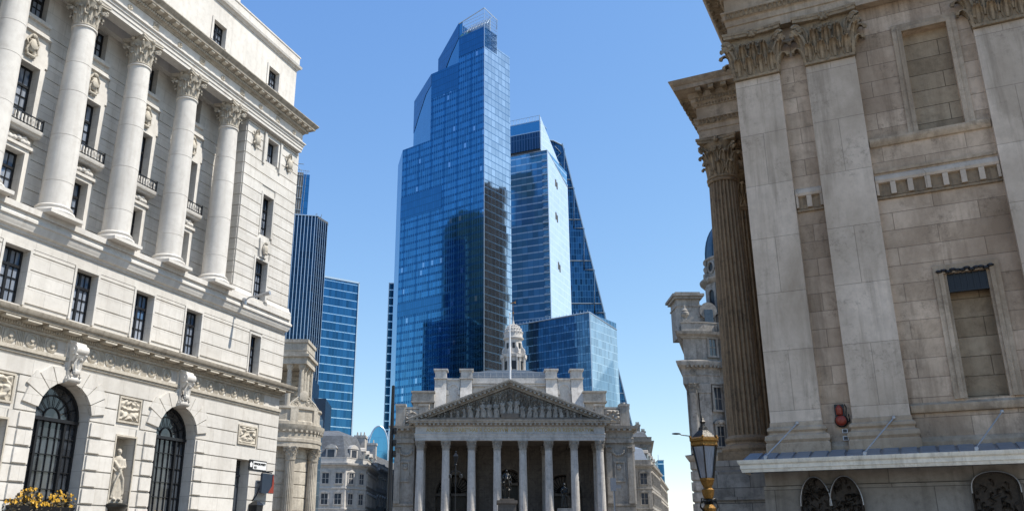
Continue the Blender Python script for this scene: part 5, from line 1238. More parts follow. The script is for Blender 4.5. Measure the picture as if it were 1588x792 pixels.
# ================================================ street of mansard-roofed blocks, left of centre
def facade_block(name, label, poly, z, storeys, mat, roofmat, roofh, winw=1.0, winh=1.6, pitch=2.6, inset=1.8, dormers=True, chim=(), ground=4.5):
    """stone block over a plan polygon (counter-clockwise from above): storeys of windows, string courses, cornice, mansard"""
    t = thing(name, label, 'building', (poly[0][0], poly[0][1], 0), 0)
    ox, oy = poly[0]; P = [(x-ox, y-oy) for x, y in poly]
    m = MB(); m.prism(P, 'z', 0, z); fh = (z-.6-ground)/storeys
    path = P+[P[0]]
    for zz, o_ in [(ground, .22)]+[(ground+fh*i, .12) for i in range(1, storeys)]: m.sweep([(-.05, zz-.12), (o_, zz-.08), (o_, zz+.1), (-.05, zz+.14)], path)
    m.sweep([(-.05, z-.6), (.1, z-.6), (.15, z-.4), (.5, z-.25), (.6, z-.05), (.6, z+.05), (-.05, z+.1)], path)
    m.sweep([(-.3, z+.05), (.1, z+.05), (.1, z+.75), (.16, z+.78), (.16, z+.85), (-.3, z+.85)], path)
    m.build('wall', mat, t); fw = MB(); fw.box(-winw/2, winw/2, .0, .06, 0, winh); proto = None; dproto = None
    N = len(P)
    for i in range(N):
        a, b = Vector(P[i]), Vector(P[(i+1) % N]); L = (b-a).length; d = (b-a).normalized(); nrm = Vector((d.y, -d.x))
        wa = a+Vector((ox, oy)); 
        if nrm.dot(Vector((0, 0))-(wa+(b-a)/2)) <= 0 or L < 1.5: continue
        k = max(1, int(L/pitch)); ang = math.atan2(d.y, d.x)
        for s_ in range(storeys+1):
            zz = (ground+fh*(s_-1)+fh*.22) if s_ else .8; hh = winh if s_ else 2.8
            for j in range(k):
                c = a+d*(L*(j+.5)/k)+nrm*.02
                if proto is None:
                    w_ = MB(); e = .14
                    for q in ((-winw/2-e, -winw/2, 0, winh), (winw/2, winw/2+e, 0, winh), (-winw/2-e, winw/2+e, winh, winh+e), (-winw/2-e*1.4, winw/2+e*1.4, -e, 0)): w_.box(q[0], q[1], -.12, .0, q[2], q[3])
                    w_.box(-.03, .03, -.05, 0, 0, winh); w_.box(-winw/2, winw/2, -.05, 0, winh*.5-.03, winh*.5+.03)
                    w_.prism([(-winw/2-e*1.6, winh+e), (winw/2+e*1.6, winh+e), (0, winh+e+.4)], 'y', -.2, 0)
                    proto = w_.build('window', mat, t, (c.x, c.y, zz), ang)
                    MB().add([(-winw/2, -.015, 0), (winw/2, -.015, 0), (winw/2, -.015, winh), (-winw/2, -.015, winh)], [(0, 1, 2, 3)]).build('pane', 'pane_dark', proto)
                else: dup(proto, t, (c.x, c.y, zz), ang, (1, 1, hh/winh))
        if dormers and L > 4:
            for j in range(max(1, k//2)):
                c = a+d*(L*(j+.5)/max(1, k//2))-nrm*.9
                if dproto is None:
                    w_ = MB(); w_.box(-.75, .75, -.3, 1.6, 0, 1.7); w_.prism([(-.9, 1.7), (.9, 1.7), (.6, 2.1), (0, 2.3), (-.6, 2.1)], 'y', -.4, 1.6); w_.box(-.85, .85, -.4, .2, -.1, .05)
                    dproto = w_.build('dormer', mat, t, (c.x, c.y, z+.5), ang)
                    MB().box(-.5, .5, -.34, -.3, .25, 1.5).build('pane', 'pane_dark', dproto)
                else: dup(dproto, t, (c.x, c.y, z+.5), ang)
    # mansard
    cen = Vector((sum(p[0] for p in P)/N, sum(p[1] for p in P)/N)); vs = []
    for f_, zz in ((.25, z+.1), (inset, z+roofh*.8), (inset*2.4, z+roofh)):
        for i in range(N):
            pv, pn = Vector(P[i-1]), Vector(P[(i+1) % N]); p = Vector(P[i]); d1 = (p-pv).normalized(); d2 = (pn-p).normalized()
            n1, n2 = Vector((-d1.y, d1.x)), Vector((-d2.y, d2.x)); b_ = (n1+n2).normalized(); q = p+b_*f_/max(.5, b_.dot(n2)); vs.append((q.x, q.y, zz))
    fs = [(k*N+i, k*N+(i+1) % N, (k+1)*N+(i+1) % N, (k+1)*N+i) for k in range(2) for i in range(N)]+[[2*N+i for i in range(N)]]
    MB().add(vs, fs).build('roof', roofmat, t)
    for (x, y, w_, d_, h_) in chim:
        c = MB(); c.box(-w_/2, w_/2, -d_/2, d_/2, 0, h_); c.box(-w_/2-.12, w_/2+.12, -d_/2-.12, d_/2+.12, h_-.35, h_); c.box(-w_/2-.08, w_/2+.08, -d_/2-.08, d_/2+.08, h_*.35, h_*.35+.2)
        for i in range(3): c.lathe([(.14, h_), (.1, h_+.6)], 8, c=(-w_/2+w_*(i+.5)/3, 0))
        c.build('chimney', mat, t, (x-ox, y-oy, z+.2))
    return t
facade_block('mansard_corner_block', 'pale stone corner block with a slate mansard roof, arched dormer and big chimney', [(-30, 128), (-20.4, 128), (-17.9, 131.5), (-18.2, 146), (-30, 146)], 12.8, 3, 're_pale', 'slate', 5.2, .95, 1.45, 1.9, 1.9, True, [(-19.6, 136, 1.6, 2.2, 4.6)], 3.6)
facade_block('crescent_block', 'long pale curving terrace with small square windows running behind the black column', [(-18.2, 146.3), (-17.6, 156), (-16.2, 168), (-13.6, 182), (-9, 198), (-26, 198), (-28, 146.3)], 13.6, 3, 're_pale', 'slate', 3.4, .9, 1.3, 2.2, 1.6, False, [(-20.5, 150, 3.2, 1.4, 4.2)], 4)
facade_block('grey_rear_block', 'plain grey stone block behind the curving terrace', [(-27, 205), (-14, 205), (-12, 225), (-27, 225)], 17.2, 3, 'merc', 'lead', 2.2, 1.0, 1.6, 3, 1.5, False, [], 4)
# right-hand street
facade_block('ornate_street_block', 'weathered ornate stone block with a pale hipped roof right of the portico building', [(20, 150), (27.8, 150), (33.5, 172), (20, 172)], 14.4, 3, 'merc', 'lead', 3.6, 1.1, 1.8, 2.4, 1.4, True, [(24.5, 158, 1.2, 2, 4)], 4.0)
facade_block('tall_rear_block', 'dark-roofed taller block rising behind the ornate street block', [(24, 178), (33.4, 178), (37, 200), (24, 200)], 21.5, 5, 'merc_dark', 'slate', 2.4, 1.2, 1.9, 2.6, 1.2, False, [(31.5, 182, .8, 1.2, 3.6), (34, 190, .8, 1.2, 3.2)], 4.5)
facade_block('far_street_block', 'narrow far stone block with rooftop plant further down the right-hand street', [(34, 212), (40.8, 212), (53, 262), (38, 262)], 17.0, 3, 're', 'slate', 2.0, 1.3, 2.0, 3.2, 1.5, False, [(39.6, 220, 1.2, 2.0, 2.2), (43, 235, 1.2, 2, 2.4)], 4.5)

# ================================================ ornate corner building with the domed turret
T = thing('domed_corner_building', 'ornate grey stone corner building with a blue domed turret behind the fluted column', 'building', (19.75, 85, 0), 0)
CX, CY, RB = 6.9, 3.4, 4.3
def wavy(o_=0): # plan outline: flat pier then swelling bow, travelling +x with the street side (-y) on the right
    return [(9.0, 30), (0, 0), (2.1, 0)]+[(CX+RB*math.cos(R(a)), CY+RB*math.sin(R(a))) for a in range(-138, -19, 8)]+[(16, 2.2)]
PW = wavy(); bodyp = PW+[(16, 30)]
m = MB(); m.prism(bodyp, 'z', 0, 21.9)
for z in [.4+i*1.0 for i in range(9)]: m.sweep([(-.1, z+.08), (.16, z+.12), (.16, z+.88), (-.1, z+.92)], PW)
m.build('wall', 'merc', T)
def band(prof, name='cornice', mat='merc'): MB().sweep(prof, PW).build(name, mat, T)
band([(-.1, 9.2), (.3, 9.3), (.5, 9.6), (.55, 9.75), (-.1, 9.9)], 'string_course'); band([(-.1, 16.7), (.25, 16.7), (.25, 17.5), (.32, 17.55), (.3, 17.6), (.3, 18.2), (.4, 18.3), (.68, 18.5), (.76, 18.8), (.76, 18.92), (-.1, 19.2)], 'main_cornice')
band([(-.1, 21.3), (.15, 21.35), (.2, 21.5), (.6, 21.7), (.7, 21.95), (-.1, 22.1)], 'upper_cornice'); band([(-.3, 22.05), (.05, 22.05), (.05, 22.9), (.12, 22.95), (.12, 23.05), (-.3, 23.05)], 'parapet')
m = MB()
def on_path(f_): 
    tot = [(Vector(b)-Vector(a)).length for a, b in zip(PW, PW[1:])]; d = f_+math.hypot(9, 30)-30
    for (a, b), L in zip(zip(PW, PW[1:]), tot):
        if d <= L: v = (Vector(b)-Vector(a)).normalized(); return Vector(a)+v*d, math.atan2(v.y, v.x)
        d -= L
    return Vector(PW[-1]), 0
for k in range(44):
    p, a = on_path(30.1+k*.42); m.box(-.09, .09, -.8, -.2, 18.28, 18.5, Matrix.Translation((p.x, p.y, 0)) @ Matrix.Rotation(a, 4, 'Z'))
for f_ in (30.7, 33.9, 35.1, 37, 39): 
    p, a = on_path(f_); m.lathe([(.3, 0), (.3, .08), (.18, .1), (.16, .02), (.02, .06)], 14, mat=Matrix.Translation((p.x, p.y, 17.9)) @ Matrix.Rotation(a, 4, 'Z') @ Matrix.Translation((0, -.3, 0)) @ Matrix.Rotation(R(90), 4, 'X'))
m.build('cornice_ornament', 'merc_dark', T)
# giant order
m = MB(); m.lathe([(.62, 9.9), (.66, 10.1), (.56, 10.2), (.58, 10.35), (.5, 10.5), (.47, 12), (.41, 15.6), (.46, 15.7), (.42, 15.75)], 18); cpm = capital_mb(.42, .95, n=6, lobes=False); c0 = None
for f_ in (30.6, 34.5, 35.5, 39.0, 40.4):
    p, a = on_path(f_); L = Vector((p.x, p.y, 0))+Matrix.Rotation(a, 3, 'Z') @ Vector((0, -.35, 0))
    if c0 is None: c0 = m.build('column', 'merc', T, L, a); cpm.build('capital', 'merc_dark', c0, (0, 0, 15.75))
    else: dup(c0, T, L, a)
m = MB(); m.box(-.02, .0, 0, 1, 1, 2)
pm = MB(); p, a = on_path(31.7); pm.box(-.55, .55, -.3, 0, 9.9, 16.7); pm.box(-.65, .65, -.38, 0, 15.8, 16.7); pm.build('pilaster', 'merc', T, (p.x, p.y, 0), a)
def wins(f_, z, w_, h_, extra=None):
    p, a = on_path(f_); fr = MB(); e = .2
    for q in ((-w_/2-e, -w_/2, 0, h_), (w_/2, w_/2+e, 0, h_), (-w_/2-e, w_/2+e, h_, h_+e), (-w_/2-e*1.3, w_/2+e*1.3, -e, 0)): fr.box(q[0], q[1], -.22, .1, q[2], q[3])
    if extra: 
        for i in range(10):
            A = [(q*math.cos(math.pi*k/10), h_+e+q*.55*math.sin(math.pi*k/10)) for k in (i, i+1) for q in (w_/2, w_/2+.35)]; fr.prism([A[0], A[1], A[3], A[2]], 'y', -.4, 0)
        fr.ball((0, -.2, h_+.4), (.3, .25, .25), 8, 6)
    fr.box(-.03, .03, -.12, 0, 0, h_); fr.box(-w_/2, w_/2, -.12, 0, h_*.5-.03, h_*.5+.03)
    o = fr.build('window', 'merc', T, (p.x, p.y, z), a); MB().box(-w_/2, w_/2, -.07, .0, 0, h_).build('pane', 'pane_dark', o)
wins(33.0, 19.6, .8, 1.7); wins(33.1, 14.2, .85, 2.2); wins(33.1, 10.7, .8, 1.9, True); wins(33.1, 5, .9, 2.4); wins(40.2, 19.6, .8, 1.7); wins(40.1, 14.2, .85, 2.2); wins(40.1, 10.7, .8, 1.9, True); wins(40.1, 5, 1.0, 2.6)
p, a = on_path(35.3); m = MB(); m.box(-1.2, 1.2, -.08, 0, 19.5, 21.2); m.box(-1.0, 1.0, -.16, 0, 19.65, 19.72); m.box(-1, 1, -.16, 0, 21.0, 21.07)
for k in range(5): x = -.8+k*.4; m.ball((x, -.16, 20.7-.15*(k % 2)), (.18, .08, .2), 7, 5)
m.leaf((0, -.08, 19.9), (0, -1, 0), .3, .8, .1); m.build('swag_panel', 'merc_dark', T, (p.x, p.y, 0), a)
# corner chimney stack, urns, mansard, turret
m = MB(); m.box(.1, 2.5, 2, 5, 22, 26.0); m.box(-.15, 2.75, 1.7, 5.3, 26.0, 26.25); m.box(-.35, 2.95, 1.5, 5.5, 26.25, 26.5); m.box(0, 2.6, 1.9, 5.1, 26.5, 26.75); m.box(.0, 2.6, 1.9, 5.1, 25.2, 25.35); m.build('chimney', 'merc', T)
m = MB(); m.box(-.35, .35, -.35, .35, 0, .3); m.lathe([(.2, .3), (.14, .45), (.42, .8), (.44, 1.0), (.3, 1.15), (.36, 1.25), (.12, 1.5), (.1, 1.75), (.02, 1.85)], 14); u0 = m.build('urn', 'merc', T, (.5, .4, 23.05)); dup(u0, T, (5.2, .2, 23.05))
m = MB(); m.prism([(4.2, 22), (4.2, 23), (5.2, 25.2), (16, 25.2), (16, 22)], 'y', 3, 11); m.build('roof', 'slate', T)
m = MB(); m.box(-.8, .8, -.5, 3, 0, 1.9); m.lathe([(.9, 0), (.9, .5)], 18, mat=Matrix.Translation((0, -.3, 1.8)) @ Matrix.Rotation(R(90), 4, 'X')); d0 = m.build('dormer', 'merc', T, (3.3, 2.6, 22.9)); MB().box(-.45, .45, -.85, -.8, .3, 1.9).build('pane', 'pane_dark', d0)
m = MB()
for k in range(8): p, a = on_path(33.6+k*.35); m.box(-.07, .07, -.15, 0, 22.1, 22.8, Matrix.Translation((p.x, p.y-.1, 0)))
m.build('balustrade', 'merc_dark', T)
TURZ = 1.3
tc = (7.1, 5.0)
m = MB(); m.lathe([(3.3, 20), (3.3, 23.2), (3.0, 23.3), (3.0, 26.9), (3.2, 27.0), (3.5, 27.3), (3.55, 27.5), (3.0, 27.7), (2.8, 27.8), (2.8, 29.6), (3.0, 29.75), (3.0, 29.9), (2.6, 30)], 36, c=tc); m.build('turret_drum', 'merc', T, (0, 0, TURZ))
def tur(name, mat, a, r, mb): q = Vector((tc[0]+r*math.cos(R(a)), tc[1]+r*math.sin(R(a)), TURZ)); return mb.build(name, mat, T, q, R(a+90))
for a in (-155, -118, -80, -40):
    m = MB(); skin(m, -.75, .75, 23.3, 26.9, -.12, [(-.42, .42, 24.0, 26.2, 'arch')], .2); m.box(-.9, .9, -.55, 0, 23.3, 23.5); m.ball((0, -.35, 23.9), (.5, .3, .5), 10, 6); m.ball((0, -.3, 27.3), (.3, .3, .35), 8, 6); w_ = tur('turret_window', 'merc', a, 3.0, m); MB().box(-.42, .42, .0, .02, 24.0, 26.2).build('pane', 'iron', w_)
    m = MB(); m.lathe([(.55, 0), (.6, .12), (.42, .2), (.4, .02)], 18, mat=Matrix.Translation((0, -.02, 28.8)) @ Matrix.Rotation(R(90), 4, 'X') @ Matrix.Scale(1.25, 4, (0, 1, 0)), caps=False); m.box(-.7, .7, -.05, .4, 27.9, 28.2); w_ = tur('oval_dormer', 'merc', a, 2.75, m); MB().ball((0, -.05, 28.8), (.4, .04, .5), 14, 8).build('pane', 'iron', w_)
for a in (-172, -136, -99, -60): m = MB(); m.box(-.28, .28, -.28, .28, 27.6, 28.2); m.lathe([(.16, 28.2), (.3, 28.6), (.3, 28.8), (.1, 29.1), (.16, 29.35), (.02, 29.8)], 10); m.box(-.2, .2, -.1, .4, 23.3, 27.0); tur('turret_finial', 'merc', a, 2.95, m)
m = MB(); m.lathe([(2.75*math.cos(R(a))**.85 if a < 88 else .1, 30+4.4*math.sin(R(a))) for a in range(0, 90, 6)]+[(.3, 34.4), (.3, 35), (.1, 36)], 32, c=tc)
for k in range(12):
    a = 2*math.pi*k/12; m.tube([(tc[0]+2.78*math.cos(R(b))**.85*math.cos(a), tc[1]+2.78*math.cos(R(b))**.85*math.sin(a), 30+4.42*math.sin(R(b))) for b in range(0, 86, 9)], .07, 5)
M['bluelead'] = simple('blue_grey_lead', (.05, .11, .17), .4, .3, .3, 2); m.build('dome', 'bluelead', T, (0, 0, TURZ))
# lamp arm on its left edge
a_ = px_at(1057, 674, 84); b_ = px_at(1043, 672, 84)
m = MB(); m.tube([(19.75, 84.9, a_[2]), (a_[0], 84, a_[2]), (b_[0]+.5, 84, b_[2]+.05)], .05, 5); m.ball((b_[0]+.35, 84, b_[2]), (.45, .14, .1), 8, 5)
tag(m.build('street_lamp', 'iron'), 'small dark street lamp arm reaching over the gap from the ornate corner building', 'street lamp')

# ================================================ mansion, right
K = .55
MP, MHd = (8.404, 26.279), 116.6
ms = thing('columned_mansion', 'huge weathered stone mansion wall with giant Corinthian pilasters and a portico, filling the right side', 'building', (*MP, 0), HZ(MHd))
X1 = 20
wy = .26
def Z(z): return 1.7+K*(z-1.7)
nich = (9.88*K, 12.2*K, 13.72, Z(30.1)); lowin = (9.85*K, 12.0*K, Z(8.7), Z(15.3)); nichb = (-3.2, -1.6, 1, 2)
wins_ = [nich]
m = MB(); skin(m, .15, X1, 9.9, 18.6, wy, [nich], .26); skin(m, .15, X1, 0, 9.9, wy, [lowin], .42); m.add([(.15, wy, 0), (.15, 8, 0), (.15, 8, 18.6), (.15, wy, 18.6)], [(0, 1, 2, 3)])
m.box(.2, X1, wy+.25, wy+.4, 9.9, 18.5); m.box(.2, X1, wy+.41, wy+.55, 0, 9.9)
m.build('wall', 'man', ms)
# pilasters
for x0, x1 in ((.16, 1.62), (2.46, 3.99), (7.38, 8.9), (14.6, 16.1)):
    cx = (x0+x1)/2; hw = (x1-x0)/2
    p = MB(); p.box(-hw, hw, 0, .3, 5.05, 16.72); p.build_o = p.build('pilaster', 'man_pil', ms, (cx, 0, 0))
    o = p.build_o
    b = MB(); b.sweep([(0, 4.08), (.17, 4.08), (.17, 4.5), (.14, 4.54), (.19, 4.62), (.17, 4.74), (.08, 4.78), (.06, 4.84), (.11, 4.9), (.1, 4.97), (.03, 5.02), (.02, 5.14), (0, 5.16)], [(-hw, .26), (-hw, 0), (hw, 0), (hw, .26)])
    b.box(-hw, hw, 0, .26, 4.08, 5.06); b.build('base', 'man_plain', o)
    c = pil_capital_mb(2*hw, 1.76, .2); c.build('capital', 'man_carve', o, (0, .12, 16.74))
# wall base, string courses, sill, dentil band
m = MB(); bp = [(0, 4.08), (.14, 4.08), (.14, 4.4), (.1, 4.46), (.04, 4.52), (0, 4.55)]
for a, b in ((1.8, 2.3), (4.16, 7.2), (9.08, X1)): m.sweep(bp, [(a, wy), (b, wy)])
sp = [(0, 5.2), (.1, 5.22), (.14, 5.3), (.14, 5.42), (.05, 5.46), (0, 5.5)]
for a, b in ((4.02, 7.35), (8.93, X1)): m.sweep(sp, [(a, wy), (b, wy)])
for a, b in ((4.02, 7.35), (8.93, X1)):
    m.sweep([(0, 13.5), (.06, 13.52), (.13, 13.62), (.15, 13.7), (.15, 13.76), (0, 13.8)], [(a, wy), (b, wy)])
    m.sweep([(0, 12.62), (.05, 12.63), (.06, 12.72), (0, 12.74)], [(a, wy), (b, wy)])
m.build('string_course', 'man_plain', ms)
m = MB()
def dent(a, b):
    m.sweep([(0, 12.26), (.12, 12.28), (.14, 12.36), (.08, 12.5), (0, 12.56)], [(a, wy), (b, wy)]); n_ = max(1, round((b-a)/.48)); st_ = (b-a)/n_
    for i in range(n_+1): x = a+i*st_; m.box(max(a, x-.075), min(b, x+.075), wy-.12, wy, 11.88, 12.27)
dent(1.64, 2.44); dent(4.01, 7.36); dent(8.92, X1)
m.build('guttae_band', 'man_pil', ms)
m = MB()
for a, b in ((1.64, 2.44), (4.01, 7.36), (8.92, X1)): m.box(a, b, wy-.03, wy, 11.86, 12.27); m.sweep([(0, 11.74), (.07, 11.76), (.07, 11.83), (0, 11.85)], [(a, wy), (b, wy)])
m.build('guttae_recess', 'man_dark', ms)
# blind window frames
def eared(m, a, b, c, d, w1, pr, sill=True):
    for (e0, e1, p_) in ((0, w1*.45, pr), (w1*.45, w1, pr*.6)):
        m.box(a-e1, a-e0, wy-p_, wy, c, d+e1); m.box(b+e0, b+e1, wy-p_, wy, c, d+e1); m.box(a-e0, b+e0, wy-p_, wy, d+e0, d+e1)
m = MB(); eared(m, *nich, .28, .12); eared(m, *lowin, .26, .1); m.box(lowin[0]-.02, lowin[0]+.08, wy-.02, wy+.24, lowin[2], lowin[3]); m.box(lowin[1]-.08, lowin[1]+.02, wy-.02, wy+.24, lowin[2], lowin[3]); m.build('blind_window_surround', 'man_plain', ms)
for q in (nich, lowin): dd = .255 if q is nich else .4; MB().box(q[0], q[1], wy+dd-.02, wy+dd, q[2], q[3]).build('blind_window_panel', 'man_brown', ms)
m = MB(); m.box(lowin[0]+.02, lowin[1]-.02, wy+.05, wy+.2, lowin[3]-.5, lowin[3]-.02); m.box(lowin[0], lowin[1], wy-.0, wy+.15, lowin[3]-.56, lowin[3]-.5); 
for i in range(7): m.box(lowin[0]+.1+i*.16, lowin[0]+.14+i*.16, wy+.02, wy+.05, lowin[3]-.5, lowin[3]); 
for i in range(12): m.ball((lowin[0]-.1+i*.12, wy-.1, lowin[3]+.06+.03*math.sin(i*2.4)), (.1, .06, .05), 6, 4)
m.build('vent_panel', 'iron', ms)
# entablature running round the corner
path = [(.08, 8), (.08, -.08), (X1, -.08)]
en = [(0, 18.5), (0, 18.85), (.04, 18.87), (.04, 19.08), (.06, 19.1), (.1, 19.14), (.1, 19.3), (.16, 19.36), (.16, 19.42), (.02, 19.45), (.02, 20.05), (-.3, 20.05), (-.3, 18.5)]
MB().sweep(en, path).build('architrave', 'man_plain', ms)
co = [(-.2, 20.0), (.08, 20.0), (.12, 20.14), (.2, 20.2), (.2, 20.36), (.28, 20.4), (.3, 20.62), (.78, 20.66), (.8, 20.84), (.86, 20.88), (.95, 21.02), (.97, 21.08), (-.2, 21.2)]
MB().sweep(co, path).build('cornice', 'man_plain', ms)
def ornament(m, path, z, dz, o_, step, kind):
    for a, b in zip(path, path[1:]):
        a_, b_ = Vector(a), Vector(b); L = (b_-a_).length; d = (b_-a_)/L; n_ = Vector((d.y, -d.x)); k = int(L/step)
        for i in range(k):
            p = a_+d*(i+.5)*L/k+n_*o_
            if kind == 'leaf': m.leaf((p.x, p.y, z), (n_.x, n_.y, 0), step*1.0, dz, .5, False)
            elif kind == 'egg': m.ball((p.x, p.y, z+dz/2), (step*.36, step*.36, dz*.5), 6, 5)
            elif kind == 'block':
                q = Matrix.Translation((p.x, p.y, 0)) @ Matrix.Rotation(math.atan2(d.y, d.x), 4, 'Z'); m.box(-step*.3, step*.3, -.02, .12, z, z+dz, q)
            elif kind == 'mod':
                q = Matrix.Translation((p.x, p.y, 0)) @ Matrix.Rotation(math.atan2(d.y, d.x), 4, 'Z'); m.box(-step*.22, step*.22, -.42, .05, z+dz*.4, z+dz, q); m.tube([q @ Vector((-step*.22, -.36, z+dz*.45)), q @ Vector((step*.22, -.36, z+dz*.45))], dz*.35, 8); m.leaf(tuple(q @ Vector((0, -.02, z-.02))), (n_.x, n_.y, 0), step*.4, dz*.9, .9, False)
def ornaments(path):
    for nm, a in (('leaf_moulding', (19.12, .2, .13, .16, 'leaf')), ('dentils', (20.2, .16, .24, .13, 'block')), ('egg_moulding', (20.02, .12, .12, .13, 'egg')), ('modillions', (20.42, .24, .32, .52, 'mod'))):
        m = MB(); ornament(m, path, *a); m.build(nm, 'man_carve', ms)
ornaments(path)
m = MB(); m.box(.3, X1, .2, 9, 21.0, 24); m.box(.2, X1, wy+.56, 22, .1, 20.9); m.build('attic', 'man', ms)
# portico further back at the left
CXl, CYl = -2.01, 8.19
m = MB(); m.box(-1.0, 1.0, -1.0, 1.0, 0, .34); m.lathe([(.98, .34), (1.02, .46), (.98, .58), (.84, .64), (.8, .72), (.86, .8), (.86, .88), (.78, .94), (.74, 1.0)], 40)
m.fluted(.725, .6, 1.0, 11.75, fl=24, seg=6, rows=10, depth=.13); m.lathe([(.62, 11.75), (.66, 11.8), (.66, 11.86), (.62, 11.9)], 40); cpl = capital_mb(.62, 1.85)
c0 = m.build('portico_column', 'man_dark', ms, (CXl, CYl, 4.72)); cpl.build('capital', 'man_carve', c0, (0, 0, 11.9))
dup(c0, ms, (CXl, CYl+4.0, 4.72)); dup(c0, ms, (CXl, CYl+8.0, 4.72))
ppath = [(-2.72, 22), (-2.72, 7.45), (2.2, 7.45)]
MB().sweep(en, ppath).build('portico_architrave', 'man_plain', ms); MB().sweep(co, ppath).build('portico_cornice', 'man_plain', ms)
ornaments(ppath)
m = MB(); m.box(-2.4, 2.2, 7.75, 22, 18.5, 21.1); m.box(.3, 2.2, 7, 22, 4, 18.5); m.build('portico_block', 'man_plain', ms)
m = MB(); m.box(-3.25, 2, 7.0, 24, 0, 3.9); m.sweep([(0, 3.9), (.2, 3.92), (.24, 4.05), (.24, 4.3), (.12, 4.36), (.1, 4.72), (-.4, 4.74), (-.4, 3.9)], [(-3.15, 24), (-3.15, 7.05), (2, 7.05)]); m.box(-3.1, 2, 7.1, 24, 4.3, 4.71)
m.build('podium', 'man_base', ms)
# basement ledge and things under the canopy
m = MB(); m.box(-.2, X1, -.1, .2, 0, 3.3); m.sweep([(0, 3.3), (.1, 3.32), (.12, 3.9), (.02, 4.05), (-.3, 4.06), (-.3, 3.3)], [(-.05, 4), (-.05, 0.06), (X1, .06)])
m.build('basement', 'man_grey', ms)
m = MB(); m.box(-2.6, -.22, 3.4, 7, 0, 3.95); m.box(-2.7, -.2, 3.3, 7, 3.1, 3.2); m.build('stair_wall', 'man_base', ms)
for i, (x, hw) in enumerate(((1.22, .4), (2.03, .42), (5.75, .55))):
    g = MB(); N = 24; zt = 3.52; rz_ = .8 if i < 2 else .55; wd = hw
    pts = [(wd*math.cos(math.pi*k/N), zt-rz_+rz_*math.sin(math.pi*k/N)**(1 if i < 2 else .6)) for k in range(N+1)]
    prev = [(-wd, 1.2)]+[(p[0], p[1]) for p in pts[::-1]]+[(wd, 1.2)]
    g.tube([(p[0], -.2, p[1]) for p in prev], .035, 6); g.prism([(-wd, 1.2)]+pts[::-1]+[(wd, 1.2)], 'y', -.16, -.1)
    M_rim = MB(); M_rim.tube([(p[0]*1.03, -.22, p[1]+.01) for p in prev[1:-1]], .018, 6); rimo = M_rim
    rng = random.Random(i+4)
    for k in range(70):
        a = rng.uniform(-wd*.85, wd*.85); zz = rng.uniform(1.3, zt-.1-rz_*(abs(a)/wd)**2*.9)
        if rng.random() < .5: g.leaf((a, -.15, zz-.1), (rng.uniform(-.5, .5), -1, 0), .12, .2, .5, False)
        else: g.tube([(a, -.18, zz), (a+rng.uniform(-.12, .12), -.24, zz+.08), (a+rng.uniform(-.15, .15), -.2, zz+.18)], .022, 5)
    go = g.build('bronze_grille', 'bronze_dark', ms, (x, 0, 0)); rimo.build('rim', 'steel', go)
# canopy
T = thing('entrance_canopy', 'long shallow canopy with a cream fascia and grey roof strips under the pilasters', 'canopy', (*MP, 0), HZ(MHd))
m = MB(); pr = [(0, 3.64), (.03, 3.64), (.05, 3.72), (.07, 3.74), (.07, 3.84), (.11, 3.88), (.13, 3.95), (.13, 3.98), (0, 3.98)]
m.sweep(pr, [(-.55, .0), (-.55, -1.2), (X1, -1.2)]); m.build('fascia', 'cream', T)
m = MB(); m.prism([(-1.3, 3.9), (-1.3, 3.97), (0, 4.26), (0, 3.7)], 'x', -.55, X1); m.build('roof_sheet', 'canopy', T)
m = MB()
for i in range(30): x = -.5+i*.46; m.prism([(-1.2, 3.98), (-1.2, 4.0), (-.1, 4.275), (-.1, 4.22)], 'x', x, x+.38); m.ball((x+.4, -1.25, 4.0), .02, 6, 4)
m.build('roof_rib', 'lead', T)
for sx in (.1, 2.72, 5.4, 8.1):
    m = MB(); m.tube([(sx+.83, -.02, 5.1), (sx, -1.22, 4.05)], .019, 8); m.ball((sx+.83, -.03, 5.1), .055, 8, 6); m.ball((sx+.02, -1.2, 4.05), .06, 8, 6); m.box(sx-.03, sx+.05, -1.27, -1.17, 3.97, 4.07); m.build('tie_rod', 'steel', T)
# alarm bells
def onman(name, label, cat, s, y, z, group=None): x_, y_ = loc2(MP, MHd, s, y); return thing(name, label, cat, (x_, y_, z), HZ(MHd), group)
def bell(name, label, s, z, r, grp):
    T = onman(name, label, 'alarm', s, wy, z, grp)
    mm = Matrix.Rotation(R(90), 4, 'X'); m = MB(); m.lathe([(r*1.18, 0), (r*1.2, .1), (r*1.02, .14), (.0, .14)], 24, mat=mm); m.tube([(r*1.2, -.08, -r*.3), (r*1.5, -.08, 0), (r*1.4, -.08, r*1.2)], .02, 6); m.build('backplate', 'iron', T)
    m = MB(); m.lathe([(r*.98, .14), (r*.95, .2), (r*.6, .25), (.0, .27)], 24, mat=mm); m.build('gong', 'red', T)
bell('alarm_bell', 'round red alarm bell fixed to the wall between the first two pilasters', 2.14, 5.12, .155, 'red alarm bells on the mansion wall')
T = onman('alarm_sounder', 'smaller red capsule alarm directly above the round red alarm bell', 'alarm', 2.12, wy, 5.4)
m = MB(); m.box(-.13, .13, -.12, 0, -.16, .2); m.tube([(.16, -.06, -.2), (.2, -.06, .1), (.16, -.06, .2)], .015, 5); m.build('backplate', 'iron', T)
m = MB(); m.lathe([(.0, -.12), (.08, -.11), (.095, -.08), (.095, .08), (.06, .14), (.03, .17), (0, .18)], 16, mat=Matrix.Translation((0, -.15, 0))); m.build('capsule', 'red', T)
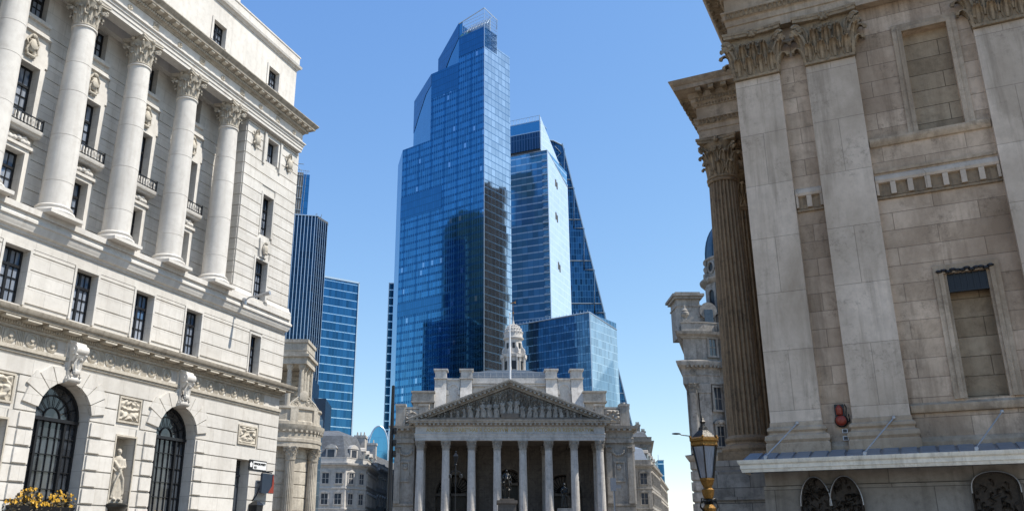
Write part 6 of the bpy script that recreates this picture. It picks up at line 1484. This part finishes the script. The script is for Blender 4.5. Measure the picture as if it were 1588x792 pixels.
for nm, lb, z in (('junction_box', 'upper little white-edged box under the red alarm bell', 4.83), ('junction_box', 'lower little white-edged box under the red alarm bell', 4.62)):
    T = onman(nm, lb, 'box', 2.2, wy, z, 'junction boxes under the alarm bell'); m = MB(); m.box(-.06, .06, -.05, 0, -.05, .05); m.build('cover', 'slab', T); m = MB()
    for q in ((-.075, -.055, -.06, .06), (.055, .075, -.06, .06), (-.055, .055, .045, .06), (-.055, .055, -.06, -.045)): m.box(q[0], q[1], -.06, 0, q[2], q[3])
    m.build('rim', 'white', T)
# ================================================ gilded lantern on its post
T = thing('gilded_lantern', 'six-sided gilded street lantern on an ornate post before the fluted column', 'street lamp', (4.74, 19.1, 0), R(12))
hx = lambda r, z: [(r*math.cos(R(60*k)), r*math.sin(R(60*k)), z) for k in range(6)]
m = MB(); m.lathe([(.0, 2.9), (.13, 2.9), (.15, 2.97), (.17, 3.0), (.17, 3.04), (.1, 3.06)], 6); m.lathe([(.28, 3.70), (.32, 3.73), (.31, 3.79), (.34, 3.82), (.34, 3.87), (.27, 3.9), (.1, 3.9)], 6)
for k in range(6): a = R(60*k); m.ball((.32*math.cos(a), .32*math.sin(a), 3.9), .03, 6, 5)
m.build('gilt_bands', 'gold', T)
m = MB(); m.lathe([(.28, 3.88), (.26, 3.92), (.12, 4.05), (.1, 4.12), (.07, 4.13), (.05, 4.2), (.07, 4.24), (.04, 4.28), (0, 4.4)], 6)
for k in range(6): a = R(60*k); m.tube([(.155*math.cos(a), .155*math.sin(a), 3.03), (.285*math.cos(a), .285*math.sin(a), 3.72)], .016, 6)
m.build('cap', 'bronze', T)
m = MB(); m.lathe([(.145, 3.04), (.27, 3.71)], 6, caps=False); m.build('glass', 'lampglass', T)
m = MB(); m.lathe([(.2, 0), (.2, .6), (.14, .7), (.1, .9), (.085, 2.3), (.1, 2.35), (.14, 2.42), (.08, 2.5), (.06, 2.6), (.11, 2.7), (.13, 2.8), (.07, 2.84), (.1, 2.9)], 12)
for k in range(8): a = R(45*k); m.tube([(.1*math.cos(a), .1*math.sin(a), .9), (.09*math.cos(a), .09*math.sin(a), 2.3)], .02, 5); m.leaf((.06*math.cos(a), .06*math.sin(a), 2.35), (math.cos(a), math.sin(a), 0), .08, .25, .4, False)
for sg in (-1, 1): m.tube([(sg*.09, 0, 2.3), (sg*.2, 0, 2.45), (sg*.16, 0, 2.62), (sg*.07, 0, 2.6)], .02, 5)
m.build('post', 'bronze', T)
m = MB(); m.lathe([(.09, 2.62), (.12, 2.7), (.135, 2.8), (.09, 2.84), (.105, 2.9)], 12); m.lathe([(.105, 2.3), (.145, 2.42), (.09, 2.5)], 12)
for k in range(8): a = R(45*k+20); m.leaf((.1*math.cos(a), .1*math.sin(a), 2.0), (math.cos(a), math.sin(a), 0), .08, .3, .4, False)
m.build('gilt_ornament', 'gold', T)
